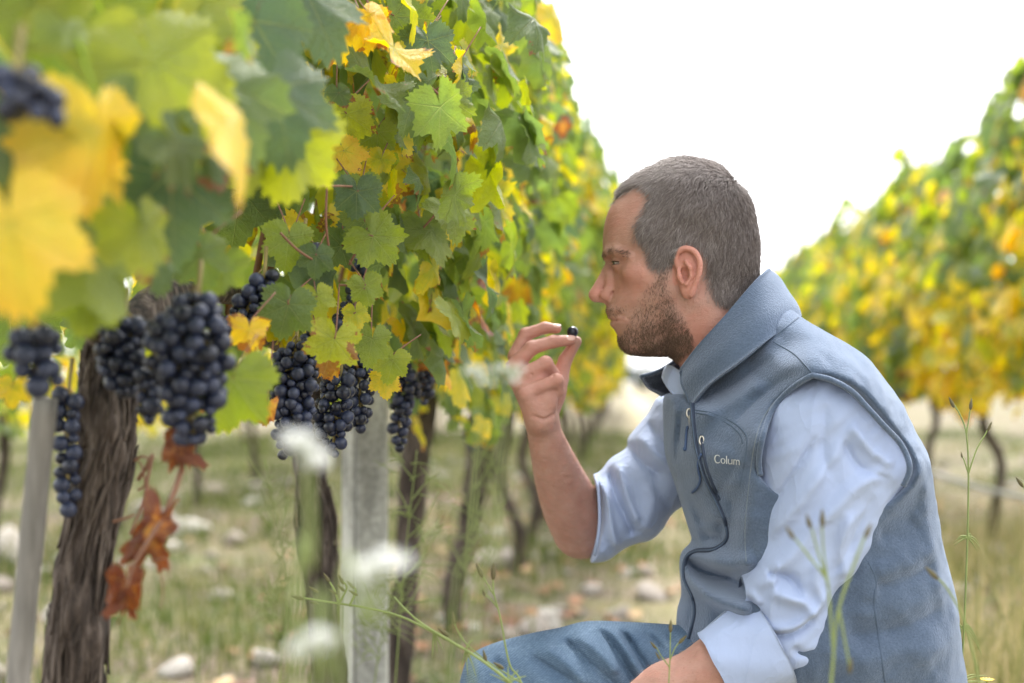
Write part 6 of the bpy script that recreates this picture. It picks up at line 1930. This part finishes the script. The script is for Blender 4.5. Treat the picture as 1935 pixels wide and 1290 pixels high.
# green weeds behind, under the row
for (px, py, Y, hpx, lab) in [(520, 1290, 2.3, 420, 'thin green weed rising between the thick trunk and the concrete post'), (740, 1280, 2.2, 430, 'tall thin weed rising right in front of the concrete post'), (860, 1260, 2.6, 480, 'feathery green weed below the raised forearm'), (900, 1180, 3.0, 330, 'feathery green weed left of the raised elbow'), (700, 1290, 2.3, 200, 'short bushy green weed at the foot of the concrete post')]:
    stems = []; top_y = py - hpx
    main = [(px, py + 120, Y), (px + 8, py, Y), (px + 22, py - hpx * 0.45, Y), (px + 48 * (1 if px > 600 else -0.4), top_y, Y)]
    stems.append(main); lv = []; bu = []
    for j in range(9):
        s = 0.2 + 0.75 * j / 9
        bx = px + 8 + 40 * s * (1 if px > 600 else -0.4); by = py - hpx * s
        dx = WR.choice([-1, 1]) * WR.uniform(22, 60)
        stems.append([(bx, by, Y), (bx + dx * 0.5, by - 32, Y + WR.uniform(-.02, .02)), (bx + dx, by - WR.uniform(50, 90), Y + WR.uniform(-.03, .03))])
        for _ in range(5):
            lv.append((bx + dx * WR.random(), by - 40 * WR.random(), Y, WR.uniform(26, 60), WR.uniform(-110, 110), WR.uniform(0, .6)))
    weed('green_weed', lab, stems, bu, 'weed', lv, 0.0016)
# white flower heads close to the lens
def flower(px, py, Y, wpx, label, stem_px, squash=0.75, green=False, sr=0.0019):
    c = P(px, py, Y)
    s0 = P(*stem_px)
    o = empty('white_flower', (s0.x, s0.y, 0), label=label, category='flower')
    loc = o.location
    q = spline([tuple(Vector((s0.x, s0.y, -0.01))), tuple(s0), tuple((s0 + c) * 0.5 + Vector((0.004, 0, 0))), tuple(c)], 5)
    obj('stem', MB().add(tube([Vector(x) - loc for x in q], sr, 6)).mesh('stem', M_WSTEM), o)
    R = wpx * 0.58 / FPX * Y
    for k in range(70):
        a = WR.uniform(0, 6.283); b = math.acos(WR.uniform(-0.55, 1)); rad = R * WR.uniform(0.5, 1.0)
        d_ = Vector((math.sin(b) * math.cos(a), math.sin(b) * math.sin(a), math.cos(b) * squash))
        lobe = k % 5
        lc = c + Vector((math.sin(lobe * 2.4 + px) * 0.7, math.cos(lobe * 1.7 + py) * 0.4, math.sin(lobe * 3.1 + py) * 0.45)) * R
        pc = lc + d_ * rad * 0.62
        n_ = d_.normalized(); u_ = n_.orthogonal().normalized(); v_ = n_.cross(u_)
        mbp = MB(); pr = R * WR.uniform(0.22, 0.34)
        for m_ in range(4):
            t_ = m_ * math.pi / 2 + a
            e = u_ * math.cos(t_) + v_ * math.sin(t_); f_ = n_.cross(e)
            mbp.add(([pc - loc, pc + e * pr * 0.6 + f_ * pr * 0.4 + n_ * pr * 0.15 - loc, pc + e * pr * 1.05 + n_ * pr * 0.35 - loc, pc + e * pr * 0.6 - f_ * pr * 0.4 + n_ * pr * 0.15 - loc], [(0, 1, 2, 3)]))
        obj('floret', mbp.mesh('floret', M_WSTEM if green and k % 2 else M_PETAL), o)
        if k % 2 == 0:
            obj('flower_stalk', MB().add(tube([c - Vector((0, 0, R * 0.7)) - loc, pc - loc], 0.0006, 4)).mesh('flower_stalk', M_WSTEM), o)
flower(578, 850, 0.64, 66, 'blurred white flower head in front of the dark twisted trunk\'s grapes', (560, 1290, 0.66))
flower(722, 1068, 0.64, 80, 'blurred white flower head in front of the foot of the concrete post', (640, 1290, 0.66))
flower(590, 1212, 0.62, 60, 'lowest blurred white flower head near the bottom edge', (600, 1340, 0.64))
flower(905, 712, 0.84, 44, 'blurred pale green flower head overlapping the raised hand from the left', (850, 1330, 0.84), 0.6, True, 0.0008)
flower(960, 706, 0.86, 40, 'blurred pale flower tip lying over the knuckles of the raised hand', (890, 1330, 0.86), 0.5, True, 0.0008)
# a yellow flower at the bottom edge
yf = P(1865, 1288, 1.62)
o = empty('yellow_flower', (yf.x, yf.y, 0), label='small yellow flower at the bottom edge right of the vest', category='flower')
obj('stem', MB().add(tube([Vector((0, 0, -0.01)), Vector((0.01, 0, 0.2)), yf - o.location], 0.0012, 6)).mesh('stem', M_WSTEM), o)
mb = MB()
for k in range(14):
    a = k * 2 * math.pi / 14; r = 0.009
    e = Vector((math.cos(a), math.sin(a), 0.4)); f_ = Vector((-math.sin(a), math.cos(a), 0))
    c = yf - o.location
    mb.add(([c, c + e * r * 0.6 + f_ * r * 0.2, c + e * r, c + e * r * 0.6 - f_ * r * 0.2], [(0, 1, 2, 3)]))
obj('petals', mb.mesh('petals', M_YELLOWP), o)

# ------------------------------------------------------------------ far trees in the bright gap
M_FARLEAF = plain_material('far_tree_leaf', (0.06, 0.085, 0.065), 0.8, 0, 0.4, 0.8)
for i, (px, D_, hgt, wd, lab) in enumerate([(1172, 120, 3.2, 2.4, 'small hazy tree in the gap under the man\'s chin'), (1205, 130, 2.4, 3.0, 'low hazy bush right of the tree in the bright gap'), (1140, 140, 2.6, 2.6, 'low hazy bush left of the tree in the bright gap')]):
    b = P(px, HY, D_); rgf = np.random.RandomState(50 + i)
    o = empty('far_tree', (b.x, b.y, 0), label=lab, category='tree')
    obj('trunk', MB().add(tube([Vector((0, 0, -0.2)), Vector((0.1, 0, hgt * 0.4)), Vector((0, 0, hgt * 0.7))], [0.18, 0.13, 0.07], 8)).mesh('trunk', M_BARK), o)
    n = 900
    d3 = rgf.normal(0, 1, (n, 3)); d3 /= np.linalg.norm(d3, axis=1)[:, None]
    ctr = rgf.uniform(-1, 1, (9, 3)) * np.array([wd * 0.32, wd * 0.3, hgt * 0.24]) + np.array([0, 0, hgt * 0.62])
    pos = ctr[rgf.randint(0, 9, n)] + d3 * (wd * 0.26) * rgf.uniform(0.4, 1, (n, 1))
    a1 = unit(rgf.normal(0, 1, (n, 3))); a2 = unit(np.cross(a1, rgf.normal(0, 1, (n, 3))))
    s = 0.14
    V = np.stack([pos - a1 * s, pos + a2 * s * 0.6, pos + a1 * s, pos - a2 * s * 0.6], 1).reshape(-1, 3)
    obj('crown', new_mesh('crown', V, np.arange(4 * n).reshape(n, 4), True, [M_FARLEAF]), o)
